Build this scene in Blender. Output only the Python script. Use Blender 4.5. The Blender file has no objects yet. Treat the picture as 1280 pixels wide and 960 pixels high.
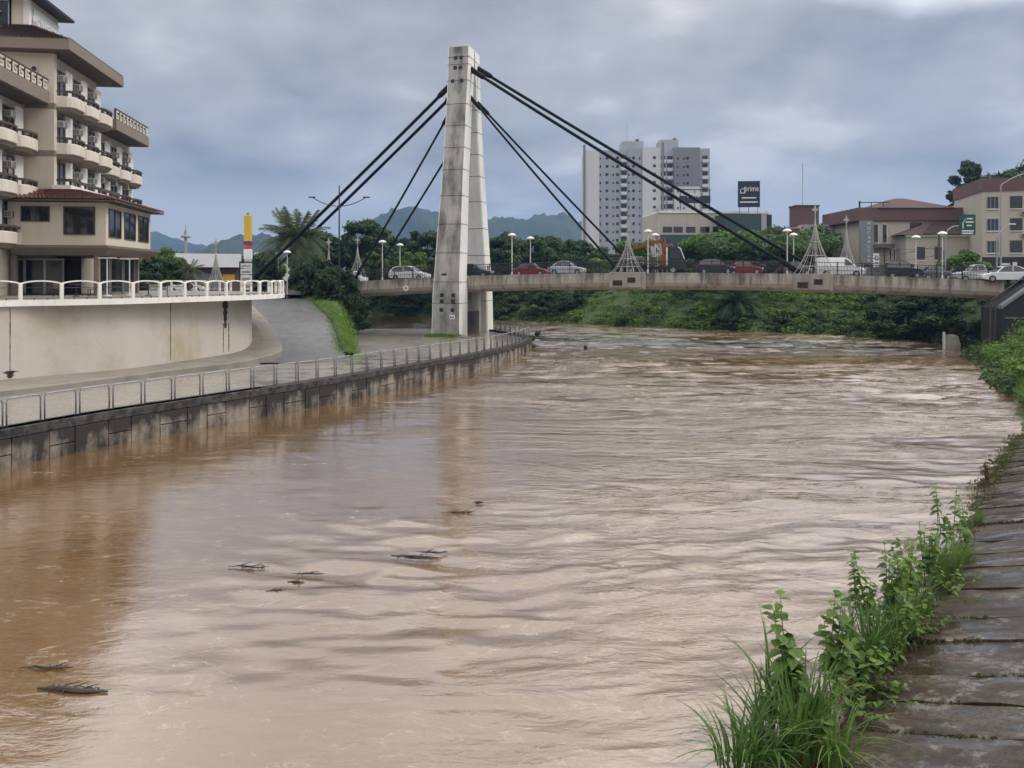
import bpy, bmesh, math, random
import numpy as np
from mathutils import Vector, Matrix
random.seed(7)
SC = bpy.context.scene
COL = SC.collection
R = math.radians
pi = math.pi
# ------------------------------------------------------------------ camera, sky, sun, exposure
EYE = 6.4
cam = bpy.data.cameras.new('camera')
cam.sensor_width = 36.0
cam.lens = 36.0 * 1000 / 1280
cam.clip_start = 0.1
cam.clip_end = 9000
camo = bpy.data.objects.new('camera', cam)
COL.objects.link(camo)
camo.location = (0, 0, EYE)
camo.rotation_euler = (pi / 2, 0, 0)
cam.shift_y = -130 / 1280           # level camera, horizon above the middle of the picture
SC.camera = camo
SC.view_settings.view_transform = 'Standard'
SC.view_settings.look = 'None'
SC.view_settings.gamma = 1
SC.view_settings.exposure = 0.0
SUN_EL, SUN_AZ = R(46), R(88)          # azimuth measured from +Y towards +X
W = bpy.data.worlds.new('World')
SC.world = W
W.use_nodes = True
nt = W.node_tree
nt.nodes.clear()
def wn(t, **k):
    n = nt.nodes.new(t)
    for a, b in k.items():
        setattr(n, a, b)
    return n
def wmath(op, a, b=None, c=None):
    n = wn('ShaderNodeMath', operation=op)
    for i, v in enumerate((a, b, c)):
        if v is None: continue
        if isinstance(v, (int, float)): n.inputs[i].default_value = v
        else: nt.links.new(v, n.inputs[i])
    return n.outputs[0]
def wramp(fac, stops):
    n = wn('ShaderNodeValToRGB')
    e = n.color_ramp.elements
    while len(e) < len(stops): e.new(0.5)
    for i, (p, c) in enumerate(stops):
        e[i].position = p
        e[i].color = (*c, 1) if not isinstance(c, (int, float)) else (c, c, c, 1)
    nt.links.new(fac, n.inputs[0])
    return n.outputs[0]
def wmix(fac, a, b, mode='MIX'):
    n = wn('ShaderNodeMix', data_type='RGBA', blend_type=mode)
    for i, v in ((0, fac), (6, a), (7, b)):
        if isinstance(v, (int, float)): n.inputs[i].default_value = v
        elif isinstance(v, tuple): n.inputs[i].default_value = (*v, 1)
        else: nt.links.new(v, n.inputs[i])
    return n.outputs[2]
sky = wn('ShaderNodeTexSky', sky_type='NISHITA', sun_disc=False)
sky.sun_elevation = SUN_EL
sky.sun_rotation = SUN_AZ
tc = wn('ShaderNodeTexCoord')
sep = wn('ShaderNodeSeparateXYZ')
nt.links.new(tc.outputs['Generated'], sep.inputs[0])
X_, Y_, Z_ = sep.outputs
zc = wmath('MAXIMUM', Z_, 0.0)
den = wmath('ADD', zc, 0.30)
comb = wn('ShaderNodeCombineXYZ')
nt.links.new(wmath('DIVIDE', X_, den), comb.inputs[0])
nt.links.new(wmath('DIVIDE', Y_, den), comb.inputs[1])
def wnoise(scale, detail, rough, dist, off):
    mp = wn('ShaderNodeMapping')
    mp.inputs['Location'].default_value = off
    nt.links.new(comb.outputs[0], mp.inputs[0])
    n = wn('ShaderNodeTexNoise', noise_dimensions='3D')
    n.inputs['Scale'].default_value = scale
    n.inputs['Detail'].default_value = detail
    n.inputs['Roughness'].default_value = rough
    n.inputs['Distortion'].default_value = dist
    nt.links.new(mp.outputs[0], n.inputs['Vector'])
    return n.outputs['Fac']
n1 = wnoise(2.6, 7, 0.50, 0.15, (4.3, 1.7, 0.2))
n2 = wnoise(0.95, 3, 0.5, 0.3, (7.1, 3.2, 1.2))
cl = wmath('MULTIPLY_ADD', n1, 0.55, wmath('MULTIPLY', n2, 0.45))
cloud = wramp(cl, [(0.40, (0.295, 0.312, 0.345)), (0.47, (0.395, 0.408, 0.436)), (0.54, (0.485, 0.49, 0.512)), (0.60, (0.67, 0.662, 0.67))])
# an overcast sky grows brighter towards the zenith; the cloud sheet is thinner on the right, above the frame
side = wramp(X_, [(0.27, 0.0), (0.43, 0.064)])
zz = wmath('ADD', wmath('ADD', Z_, side), wmath('MULTIPLY_ADD', n1, 0.05, -0.025))
elev = wramp(zz, [(0.0, 1.12), (0.10, 1.06), (0.25, 1.08), (0.335, 1.25), (0.37, 2.7), (0.45, 3.3), (0.60, 3.7), (1.0, 4.4)])
warm = wramp(Z_, [(0.28, (1, 1, 1)), (0.42, (1.0, 0.945, 0.875))])
cloud = wmix(1.0, wmix(1.0, cloud, elev, 'MULTIPLY'), warm, 'MULTIPLY')
lowb = wramp(Z_, [(0.0, 0.35), (0.03, 0.9), (0.085, 0.8), (0.13, 0.0), (1.0, 0.0)])
n3 = wnoise(1.1, 6, 0.55, 0.2, (1.1, 9.2, 3.2))
lowm = wmath('MULTIPLY', lowb, wramp(wmath('MULTIPLY_ADD', wmath('ABSOLUTE', X_), 0.42, n3), [(0.42, 0.0), (0.60, 1.0)]))
cloud = wmix(lowm, cloud, (0.69, 0.67, 0.66))
mixed = wmix(0.96, wmix(1.0, sky.outputs[0], (0.1, 0.1, 0.1), 'MULTIPLY'), cloud)
scaled = wmix(1.0, mixed, (10, 10, 10), 'MULTIPLY')
bg = wn('ShaderNodeBackground')
bg.inputs['Strength'].default_value = 0.1
nt.links.new(scaled, bg.inputs['Color'])
out = wn('ShaderNodeOutputWorld')
nt.links.new(bg.outputs[0], out.inputs[0])
sun = bpy.data.lights.new('sun', 'SUN')
sun.energy = 1.5
sun.angle = R(20)
sun.color = (1.0, 0.96, 0.90)
suno = bpy.data.objects.new('sun', sun)
COL.objects.link(suno)
sd = Vector((math.sin(SUN_AZ) * math.cos(SUN_EL), math.cos(SUN_AZ) * math.cos(SUN_EL), math.sin(SUN_EL)))
suno.rotation_euler = sd.to_track_quat('Z', 'Y').to_euler()
suno.location = (0, -20, 60)

# ------------------------------------------------------------------ helpers
def PY(u, v, Y):
    """point of the place seen at photo pixel (u, v), at the distance Y"""
    return Vector(((u - 640) / 1000 * Y, Y, EYE + (350 - v) / 1000 * Y))
def PZ(u, v, z):
    return PY(u, v, (EYE - z) * 1000 / (v - 350))

class NT:
    """small material node builder"""
    def __init__(s, name):
        s.m = bpy.data.materials.new(name)
        s.m.use_nodes = True
        s.t = s.m.node_tree
        s.b = s.t.nodes['Principled BSDF']
        s.tc = s.t.nodes.new('ShaderNodeTexCoord')
    def n(s, t, **k):
        x = s.t.nodes.new(t)
        for a, b in k.items(): setattr(x, a, b)
        return x
    def put(s, v, sock):
        if isinstance(v, (int, float)):
            sock.default_value = v
        elif isinstance(v, tuple):
            sock.default_value = (*v, 1) if len(v) == 3 and sock.type == 'RGBA' else v
        else:
            s.t.links.new(v, sock)
    def math(s, op, a, b=None, c=None):
        x = s.n('ShaderNodeMath', operation=op)
        for i, v in enumerate((a, b, c)):
            if v is not None: s.put(v, x.inputs[i])
        return x.outputs[0]
    def noise(s, scale, detail=3, rough=0.5, sc=(1, 1, 1), off=(0, 0, 0), dist=0.0, coord='Object', w=None):
        mp = s.n('ShaderNodeMapping')
        mp.inputs['Scale'].default_value = sc
        mp.inputs['Location'].default_value = off
        s.put(s.tc.outputs[coord] if isinstance(coord, str) else coord, mp.inputs[0])
        x = s.n('ShaderNodeTexNoise')
        x.inputs['Scale'].default_value = scale
        x.inputs['Detail'].default_value = detail
        x.inputs['Roughness'].default_value = rough
        x.inputs['Distortion'].default_value = dist
        s.put(mp.outputs[0], x.inputs['Vector'])
        return x.outputs['Fac']
    def ramp(s, fac, stops):
        x = s.n('ShaderNodeValToRGB')
        e = x.color_ramp.elements
        while len(e) < len(stops): e.new(0.5)
        for i, (p, c) in enumerate(stops):
            e[i].position = p
            e[i].color = (*c, 1) if not isinstance(c, (int, float)) else (c, c, c, 1)
        s.put(fac, x.inputs[0])
        return x.outputs[0]
    def mix(s, fac, a, b, mode='MIX'):
        x = s.n('ShaderNodeMix', data_type='RGBA', blend_type=mode)
        s.put(fac, x.inputs[0]); s.put(a, x.inputs[6]); s.put(b, x.inputs[7])
        return x.outputs[2]
    def bump(s, h, strength=0.3, dist=0.02, prev=None):
        x = s.n('ShaderNodeBump')
        x.inputs['Strength'].default_value = strength
        x.inputs['Distance'].default_value = dist
        s.put(h, x.inputs['Height'])
        if prev is not None: s.put(prev, x.inputs['Normal'])
        return x.outputs[0]
    def rnd(s):
        return s.n('ShaderNodeObjectInfo').outputs['Random']
    def z(s, coord='Object'):
        x = s.n('ShaderNodeSeparateXYZ')
        s.put(s.tc.outputs[coord], x.inputs[0])
        return x.outputs[2]
    def set(s, **k):
        for a, v in k.items():
            s.put(v, s.b.inputs[{'col': 'Base Color', 'rough': 'Roughness', 'metal': 'Metallic', 'normal': 'Normal', 'spec': 'Specular IOR Level', 'ior': 'IOR', 'coat': 'Coat Weight', 'trans': 'Transmission Weight', 'crough': 'Coat Roughness', 'cior': 'Coat IOR', 'cnormal': 'Coat Normal', 'alpha': 'Alpha'}[a]])
        return s.m

def dk(c, f): return tuple(x * f for x in c)
def plain(name, c, rough=0.6, var=0.18, scale=3.0, metal=0.0, bump=0.0, coat=0.0, spec=0.5):
    t = NT(name)
    f = t.noise(scale, 4, 0.6)
    col = t.mix(t.ramp(f, [(0.3, 0.0), (0.7, 1.0)]), dk(c, 1 - var), dk(c, 1 + var))
    k = dict(col=col, rough=rough, metal=metal, coat=coat, spec=spec)
    if bump: k['normal'] = t.bump(t.noise(scale * 8, 3), bump, 0.02)
    return t.set(**k)
def stained(name, c, dirt, amount=0.5, streak=2.2, rough=0.85, fine=14, lo=0.46, hi=0.72, rand=0.0, bump=0.25):
    """plaster or concrete with rain streaks and blotches"""
    t = NT(name)
    st = t.noise(streak, 5, 0.65, sc=(1, 1, 0.10))
    bl = t.noise(streak * 0.35, 4, 0.6, off=(3, 1, 2))
    f = t.math('ADD', t.math('MULTIPLY', st, 0.6), t.math('MULTIPLY', bl, 0.4))
    f = t.math('MULTIPLY', t.ramp(f, [(lo, 0.0), (hi, 1.0)]), amount)
    g = t.noise(fine, 4, 0.7)
    base = t.mix(g, dk(c, 0.86), dk(c, 1.12))
    if rand:
        base = t.mix(t.math('MULTIPLY', t.rnd(), rand), base, dk(dirt, 1.3))
    col = t.mix(f, base, dirt)
    return t.set(col=col, rough=rough, normal=t.bump(g, bump, 0.02))

# ------------------------------------------------------------------ mesh builder
class MB:
    def __init__(s): s.v = []; s.f = []
    def add(s, vs, fs):
        o = len(s.v)
        s.v += [tuple(p) for p in vs]
        s.f += [tuple(i + o for i in f) for f in fs]
        return s
    def box(s, x0, x1, y0, y1, z0, z1):
        v = [(x, y, z) for z in (z0, z1) for x, y in ((x0, y0), (x1, y0), (x1, y1), (x0, y1))]
        return s.add(v, [(3, 2, 1, 0), (4, 5, 6, 7), (0, 1, 5, 4), (1, 2, 6, 5), (2, 3, 7, 6), (3, 0, 4, 7)])
    def cbox(s, c, sx, sy, sz, rz=0.0):
        v = []
        for z in (-sz / 2, sz / 2):
            for x, y in ((-sx / 2, -sy / 2), (sx / 2, -sy / 2), (sx / 2, sy / 2), (-sx / 2, sy / 2)):
                v.append((c[0] + x * math.cos(rz) - y * math.sin(rz), c[1] + x * math.sin(rz) + y * math.cos(rz), c[2] + z))
        return s.add(v, [(3, 2, 1, 0), (4, 5, 6, 7), (0, 1, 5, 4), (1, 2, 6, 5), (2, 3, 7, 6), (3, 0, 4, 7)])
    def bbox(s, x0, x1, y0, y1, z0, z1, b=0.02):
        """box with chamfered vertical and top edges"""
        ring = lambda i, z: [(x0 + i + b, y0 + i, z), (x1 - i - b, y0 + i, z), (x1 - i, y0 + i + b, z), (x1 - i, y1 - i - b, z), (x1 - i - b, y1 - i, z), (x0 + i + b, y1 - i, z), (x0 + i, y1 - i - b, z), (x0 + i, y0 + i + b, z)]
        return s.loft([ring(b, z0), ring(0, z0 + b), ring(0, z1 - b), ring(b, z1)])
    def loft(s, rings, cap=True, close=True):
        n = len(rings[0]); o = len(s.v)
        for r in rings: s.v += [tuple(p) for p in r]
        for k in range(len(rings) - 1):
            for i in range(n if close else n - 1):
                j = (i + 1) % n
                s.f.append((o + k * n + i, o + k * n + j, o + (k + 1) * n + j, o + (k + 1) * n + i))
        if cap and close:
            s.f.append(tuple(o + i for i in range(n))[::-1])
            s.f.append(tuple(o + (len(rings) - 1) * n + i for i in range(n)))
        return s
    def prism(s, poly, z0, z1):
        return s.loft([[(x, y, z0) for x, y in poly], [(x, y, z1) for x, y in poly]])
    def tube(s, pts, r, seg=6, cap=True):
        pts = [Vector(p) for p in pts]
        rs = r if isinstance(r, (list, tuple)) else [r] * len(pts)
        rings = []
        up = Vector((0, 0, 1))
        for i, p in enumerate(pts):
            d = (pts[min(i + 1, len(pts) - 1)] - pts[max(i - 1, 0)])
            d.normalize()
            a = d.cross(up if abs(d.z) < 0.95 else Vector((1, 0, 0))); a.normalize()
            b = a.cross(d)
            rings.append([p + (a * math.cos(2 * pi * k / seg) + b * math.sin(2 * pi * k / seg)) * rs[i] for k in range(seg)])
        return s.loft(rings, cap)
    def lathe(s, prof, seg=12, c=(0, 0, 0)):
        return s.loft([[(c[0] + r * math.cos(2 * pi * k / seg), c[1] + r * math.sin(2 * pi * k / seg), c[2] + z) for k in range(seg)] for r, z in prof])
    def quad(s, a, b, c, d): return s.add([a, b, c, d], [(0, 1, 2, 3)])
    def disc(s, c, nrm, r, th=0.02, seg=16):
        n = Vector(nrm).normalized(); c = Vector(c)
        a = n.cross(Vector((0, 0, 1)) if abs(n.z) < .9 else Vector((1, 0, 0))).normalized(); b = a.cross(n)
        return s.loft([[c + n * h + (a * math.cos(2 * pi * k / seg) + b * math.sin(2 * pi * k / seg)) * r for k in range(seg)] for h in (-th / 2, th / 2)])
    def mesh(s, name, mat=None, smooth=False):
        me = bpy.data.meshes.new(name)
        me.from_pydata(s.v, [], s.f)
        bm = bmesh.new(); bm.from_mesh(me)
        bmesh.ops.recalc_face_normals(bm, faces=bm.faces)
        bm.to_mesh(me); bm.free()
        if mat: me.materials.append(mat)
        if smooth:
            me.polygons.foreach_set('use_smooth', [True] * len(me.polygons))
        return me
    def obj(s, name, mat=None, parent=None, smooth=False, loc=None, rz=0.0):
        return link(name, s.mesh(name, mat, smooth), parent, loc, rz)

def link(name, data, parent=None, loc=None, rz=0.0):
    o = bpy.data.objects.new(name, data)
    COL.objects.link(o)
    if parent is not None: o.parent = parent
    if loc is not None: o.location = loc
    if rz: o.rotation_euler = (0, 0, rz)
    return o
def tag(o, label=None, cat=None, group=None, kind=None):
    for k, v in (('label', label), ('category', cat), ('group', group), ('kind', kind)):
        if v: o[k] = v
    return o
def thing(name, label, cat, loc=(0, 0, 0), rz=0.0, group=None):
    o = link(name, None, None, loc, rz)
    o.empty_display_size = 0.3
    return tag(o, label, cat, group)
def dup(root, loc, rz, label, group=None, scale=None):
    r = root.copy(); COL.objects.link(r)
    r.location = loc; r.rotation_euler = (0, 0, rz)
    if scale: r.scale = scale if isinstance(scale, (tuple, list)) else (scale,) * 3
    r['label'] = label
    if group: r['group'] = group
    for ch in root.children:
        c = ch.copy(); COL.objects.link(c); c.parent = r
        for g in ch.children:
            d = g.copy(); COL.objects.link(d); d.parent = c
    return r
def text(name, body, size, mat, parent, loc, rot, extrude=0.02, align='CENTER', sx=1.0, spacing=1.0):
    """raised lettering, turned into a mesh"""
    cu = bpy.data.curves.new(name, 'FONT')
    cu.body = body; cu.size = size; cu.extrude = extrude
    cu.align_x = align; cu.align_y = 'CENTER'; cu.resolution_u = 2; cu.space_character = spacing
    tmp = bpy.data.objects.new(name, cu); COL.objects.link(tmp)
    me = bpy.data.meshes.new_from_object(tmp.evaluated_get(bpy.context.evaluated_depsgraph_get()))
    bpy.data.objects.remove(tmp); me.materials.clear(); me.materials.append(mat)
    o = link(name, me, parent, loc)
    o.rotation_euler = rot; o.scale = (sx, 1, 1)
    return o
def noise2(x, y, seed=0):
    """smooth value noise on numpy arrays"""
    rs = np.random.RandomState(seed); T = rs.rand(256, 256) * 2 - 1
    xi = np.floor(x).astype(int); yi = np.floor(y).astype(int)
    fx, fy = x - xi, y - yi
    fx = fx * fx * fx * (fx * (fx * 6 - 15) + 10); fy = fy * fy * fy * (fy * (fy * 6 - 15) + 10)
    g = lambda a, b: T[a & 255, b & 255]
    return (g(xi, yi) * (1 - fx) + g(xi + 1, yi) * fx) * (1 - fy) + (g(xi, yi + 1) * (1 - fx) + g(xi + 1, yi + 1) * fx) * fy
def fbm2(x, y, oct=4, seed=0, gain=0.5):
    r = 0; a = 1.0
    for k in range(oct):
        r = r + a * noise2(x * 2 ** k + 17.3 * k, y * 2 ** k + 9.1 * k, seed + k); a *= gain
    return r
def catmull(pts, n=8):
    P = [Vector(p) for p in pts]; out = []
    for i in range(len(P) - 1):
        p0, p1, p2, p3 = P[max(i - 1, 0)], P[i], P[i + 1], P[min(i + 2, len(P) - 1)]
        for k in range(n):
            t = k / n
            out.append(0.5 * ((2 * p1) + (p2 - p0) * t + (2 * p0 - 5 * p1 + 4 * p2 - p3) * t * t + (3 * p1 - p0 - 3 * p2 + p3) * t ** 3))
    return out + [P[-1]]
def walk(pts, step):
    """points at an even step along a polyline, each with its heading"""
    out = []; acc = 0.0; nxt = 0.0
    for a, b in zip(pts, pts[1:]):
        a, b = Vector(a), Vector(b); L = (b - a).length
        while nxt <= acc + L and L > 0:
            out.append((a.lerp(b, (nxt - acc) / L), math.atan2(b.y - a.y, b.x - a.x))); nxt += step
        acc += L
    return out
def numesh(name, co, faces4, mat, smooth=True):
    me = bpy.data.meshes.new(name)
    nv, nf = len(co), len(faces4)
    me.vertices.add(nv); me.vertices.foreach_set('co', np.ascontiguousarray(co, dtype=np.float32).ravel())
    me.loops.add(nf * 4); me.loops.foreach_set('vertex_index', np.ascontiguousarray(faces4, dtype=np.int32).ravel())
    me.polygons.add(nf); me.polygons.foreach_set('loop_start', np.arange(0, nf * 4, 4, dtype=np.int32))
    me.polygons.foreach_set('use_smooth', [smooth] * nf)
    me.materials.append(mat); me.update(calc_edges=True); me.validate()
    return me
def grid_faces(nr, nc):
    i = np.arange(nr * nc).reshape(nr, nc)
    return np.stack([i[:-1, :-1], i[:-1, 1:], i[1:, 1:], i[1:, :-1]], -1).reshape(-1, 4)
# ------------------------------------------------------------------ materials
M = {}
M['cream'] = stained('cream_plaster', (0.60, 0.53, 0.43), (0.30, 0.26, 0.20), 0.35, 0.9)
M['white_trim'] = stained('white_painted_concrete', (0.80, 0.77, 0.71), (0.36, 0.33, 0.29), 0.45, 1.8, lo=.48)
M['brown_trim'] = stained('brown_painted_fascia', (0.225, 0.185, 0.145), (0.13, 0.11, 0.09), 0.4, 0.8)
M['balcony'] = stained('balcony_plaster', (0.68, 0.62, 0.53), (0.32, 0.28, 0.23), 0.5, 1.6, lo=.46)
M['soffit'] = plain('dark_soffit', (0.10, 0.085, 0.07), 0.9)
M['dark_wood'] = plain('dark_wood', (0.075, 0.055, 0.042), 0.6)
M['tile'] = stained('clay_tile', (0.19, 0.075, 0.055), (0.05, 0.032, 0.03), 0.9, 3.5, lo=.40, hi=.62)
M['old_tile'] = stained('old_clay_tile', (0.085, 0.048, 0.042), (0.05, 0.04, 0.035), 0.6, 2.0, rand=0.3)
def glass(name, c, rough=0.06):
    t = NT(name)
    f = t.noise(0.9, 2, 0.5)
    return t.set(col=t.mix(f, dk(c, 0.6), dk(c, 1.5)), rough=rough, spec=0.8, normal=t.bump(t.noise(0.7, 2), 0.04, 0.05))
M['glass'] = glass('dark_window_glass', (0.016, 0.017, 0.021))
M['blue_glass'] = glass('blue_tinted_glass', (0.06, 0.065, 0.11), 0.15)
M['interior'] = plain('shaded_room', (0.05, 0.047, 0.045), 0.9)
M['metal_grey'] = plain('grey_metal', (0.34, 0.35, 0.36), 0.45, metal=0.4)
M['galv'] = plain('galvanised_steel', (0.27, 0.275, 0.29), 0.5, metal=0.35, var=0.25, scale=2)
M['black'] = plain('black_metal', (0.018, 0.019, 0.022), 0.5)
M['white'] = plain('white_paint', (0.74, 0.74, 0.73), 0.5, var=0.06)
M['off_white'] = plain('off_white_paint', (0.62, 0.61, 0.57), 0.6, var=0.1)
M['rubber'] = plain('tyre_rubber', (0.02, 0.02, 0.02), 0.8)
M['chrome'] = plain('alloy', (0.5, 0.5, 0.52), 0.3, metal=0.9)
M['lens'] = plain('lamp_lens', (0.75, 0.75, 0.72), 0.15)
M['red_lens'] = plain('red_lens', (0.45, 0.02, 0.02), 0.2)
M['cable'] = plain('black_cable_sheath', (0.006, 0.007, 0.010), 0.7, var=0.3, spec=0.2)
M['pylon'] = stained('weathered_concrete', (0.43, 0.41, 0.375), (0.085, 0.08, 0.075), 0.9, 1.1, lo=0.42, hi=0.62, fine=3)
M['pylon_pale'] = stained('pale_concrete', (0.80, 0.785, 0.74), (0.28, 0.26, 0.23), 0.5, 0.5, lo=0.5, hi=0.75, fine=5)  # paler paint of the far leg; on leg sides, sky light put into colour
M['girder'] = stained('stained_girder_concrete', (0.34, 0.305, 0.26), (0.07, 0.06, 0.05), 0.75, 1.3, lo=0.47, hi=0.70, fine=6)
M['terrace_wall'] = stained('rendered_retaining_wall', (0.56, 0.505, 0.42), (0.33, 0.29, 0.23), 0.4, 0.8, lo=0.45, hi=0.72, fine=3)
M['stain'] = plain('black_seepage_stain', (0.035, 0.03, 0.024), 0.95, var=0.5, scale=6)
M['rust'] = plain('rust_seepage', (0.20, 0.12, 0.05), 0.95, var=0.5, scale=4)
M['moss'] = plain('moss', (0.085, 0.10, 0.03), 0.95, var=0.45, scale=9, bump=0.4)
M['wood_bark'] = plain('bark', (0.10, 0.08, 0.06), 0.9, var=0.3, scale=5, bump=0.4)
M['wet_wood'] = plain('wet_driftwood', (0.035, 0.028, 0.022), 0.5, var=0.4, scale=8)
M['brick_brown'] = stained('brown_facade', (0.135, 0.082, 0.072), (0.08, 0.055, 0.05), 0.4, 0.6)
M['plum'] = stained('plum_parapet', (0.155, 0.09, 0.083), (0.09, 0.06, 0.055), 0.4, 0.6)
M['pale_wall'] = stained('pale_facade', (0.50, 0.44, 0.375), (0.3, 0.26, 0.22), 0.35, 0.5)
M['tower_white'] = stained('tower_white', (0.62, 0.62, 0.60), (0.40, 0.40, 0.39), 0.3, 0.2)
M['tower_grey'] = stained('tower_grey', (0.37, 0.385, 0.41), (0.27, 0.28, 0.30), 0.3, 0.2)
M['tower_dark'] = stained('tower_dark_grey', (0.22, 0.225, 0.235), (0.17, 0.17, 0.18), 0.3, 0.2)
M['green_wall'] = stained('dark_green_cladding', (0.05, 0.085, 0.085), (0.035, 0.055, 0.055), 0.4, 0.3)
M['navy'] = plain('navy_board', (0.018, 0.022, 0.035), 0.5)
M['sign_green'] = plain('road_sign_green', (0.014, 0.075, 0.062), 0.5)
M['yellow'] = plain('yellow_panel', (0.62, 0.40, 0.03), 0.5)
M['red'] = plain('red_panel', (0.45, 0.05, 0.06), 0.5)
M['blue_panel'] = plain('blue_panel', (0.10, 0.22, 0.42), 0.5)
M['purple'] = plain('purple_panel', (0.13, 0.03, 0.16), 0.5)
M['orange'] = plain('orange_paint', (0.27, 0.06, 0.025), 0.6, var=0.35)
M['xmas'] = plain('white_light_string', (0.42, 0.41, 0.38), 0.7, var=0.2)
M['dark_stone'] = stained('dark_stone_wall', (0.032, 0.031, 0.033), (0.014, 0.013, 0.013), 0.6, 1.4)
M['ac'] = plain('air_conditioner_case', (0.38, 0.375, 0.355), 0.6)
def leafmat(name, a, b, trans=0.35, sc=0.35):
    t = NT(name)
    f = t.noise(sc, 3, 0.6); g = t.noise(sc * 9, 2, 0.6, off=(5, 5, 5))
    f = t.math('ADD', t.math('MULTIPLY', f, 0.55), t.math('MULTIPLY', g, 0.45))
    f = t.math('ADD', f, t.math('MULTIPLY_ADD', t.rnd(), 0.24, -0.12))
    col = t.mix(t.ramp(f, [(0.32, 0.0), (0.68, 1.0)]), a, b)
    t.set(col=col, rough=0.55, spec=0.35)
    tr = t.n('ShaderNodeBsdfTranslucent'); t.put(col, tr.inputs[0])
    mx = t.n('ShaderNodeMixShader'); mx.inputs[0].default_value = trans
    t.put(t.b.outputs[0], mx.inputs[1]); t.put(tr.outputs[0], mx.inputs[2])
    t.put(mx.outputs[0], t.t.nodes['Material Output'].inputs[0])
    return t.m
M['leaf_dark'] = leafmat('dark_foliage', (0.020, 0.042, 0.018), (0.062, 0.112, 0.036))
M['leaf_mid'] = leafmat('mid_foliage', (0.032, 0.065, 0.02), (0.10, 0.165, 0.042))
M['leaf_light'] = leafmat('bright_foliage', (0.062, 0.13, 0.018), (0.18, 0.30, 0.048))
M['leaf_red'] = leafmat('red_blossom', (0.22, 0.07, 0.035), (0.30, 0.12, 0.05))
M['blade'] = leafmat('grass_blade', (0.045, 0.105, 0.022), (0.15, 0.26, 0.055), sc=2.0)
M['weed'] = leafmat('weed_leaf', (0.05, 0.11, 0.02), (0.20, 0.30, 0.055), sc=3.0)
M['dry'] = leafmat('dry_stalk', (0.16, 0.12, 0.06), (0.30, 0.24, 0.13), sc=2.0)
M['curtain'] = plain('pale_curtain_glass', (0.30, 0.29, 0.27), 0.25, var=.3)
M['redweed'] = leafmat('russet_leaf', (0.09, 0.045, 0.03), (0.13, 0.09, 0.04), sc=3.0)
M['palm'] = leafmat('palm_frond', (0.045, 0.065, 0.03), (0.11, 0.14, 0.06), sc=1.0)

def ground_mat(name, a, b, sc=0.5, rough=0.9, fine=12, bump=0.4):
    t = NT(name)
    f = t.math('ADD', t.math('MULTIPLY', t.noise(sc, 4, 0.6), 0.6), t.math('MULTIPLY', t.noise(fine, 3, 0.7), 0.4))
    return t.set(col=t.mix(t.ramp(f, [(0.35, 0.0), (0.65, 1.0)]), a, b), rough=rough, normal=t.bump(t.noise(fine, 4, 0.7), bump, 0.06))
M['grass_ground'] = ground_mat('grassy_soil', (0.045, 0.085, 0.016), (0.115, 0.185, 0.03))
M['earth'] = ground_mat('overgrown_earth', (0.035, 0.055, 0.018), (0.07, 0.10, 0.03), 0.2)
M['hill'] = ground_mat('forested_hill', (0.012, 0.026, 0.018), (0.03, 0.05, 0.026), 0.02, fine=0.09, bump=0.0)
def wet_paving(name, a, b, rl, rh, sc=0.35, coat=0.5):
    t = NT(name)
    f = t.noise(sc, 5, 0.6); g = t.noise(9, 4, 0.7)
    col = t.mix(f, a, b); col = t.mix(t.math('MULTIPLY', g, 0.15), col, dk(a, 0.6))
    return t.set(col=col, rough=t.ramp(t.noise(sc * 1.4, 4, 0.6, off=(3, 3, 3)), [(0.38, rl), (0.62, rh)]), normal=t.bump(t.noise(1.2, 4, .6), 0.25, 0.02), coat=coat, crough=0.12)
M['wet_concrete'] = wet_paving('wet_concrete', (0.30, 0.27, 0.23), (0.21, 0.19, 0.165), 0.12, 0.5)
M['asphalt'] = wet_paving('wet_asphalt', (0.125, 0.12, 0.117), (0.085, 0.082, 0.081), 0.32, 0.6, 0.9, 0.12)
M['street'] = wet_paving('street_asphalt', (0.06, 0.06, 0.06), (0.045, 0.045, 0.045), 0.3, 0.6)
M['pavement'] = stained('pavement_concrete', (0.25, 0.225, 0.185), (0.09, 0.085, 0.065), 0.7, 0.9, 0.6)

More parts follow.
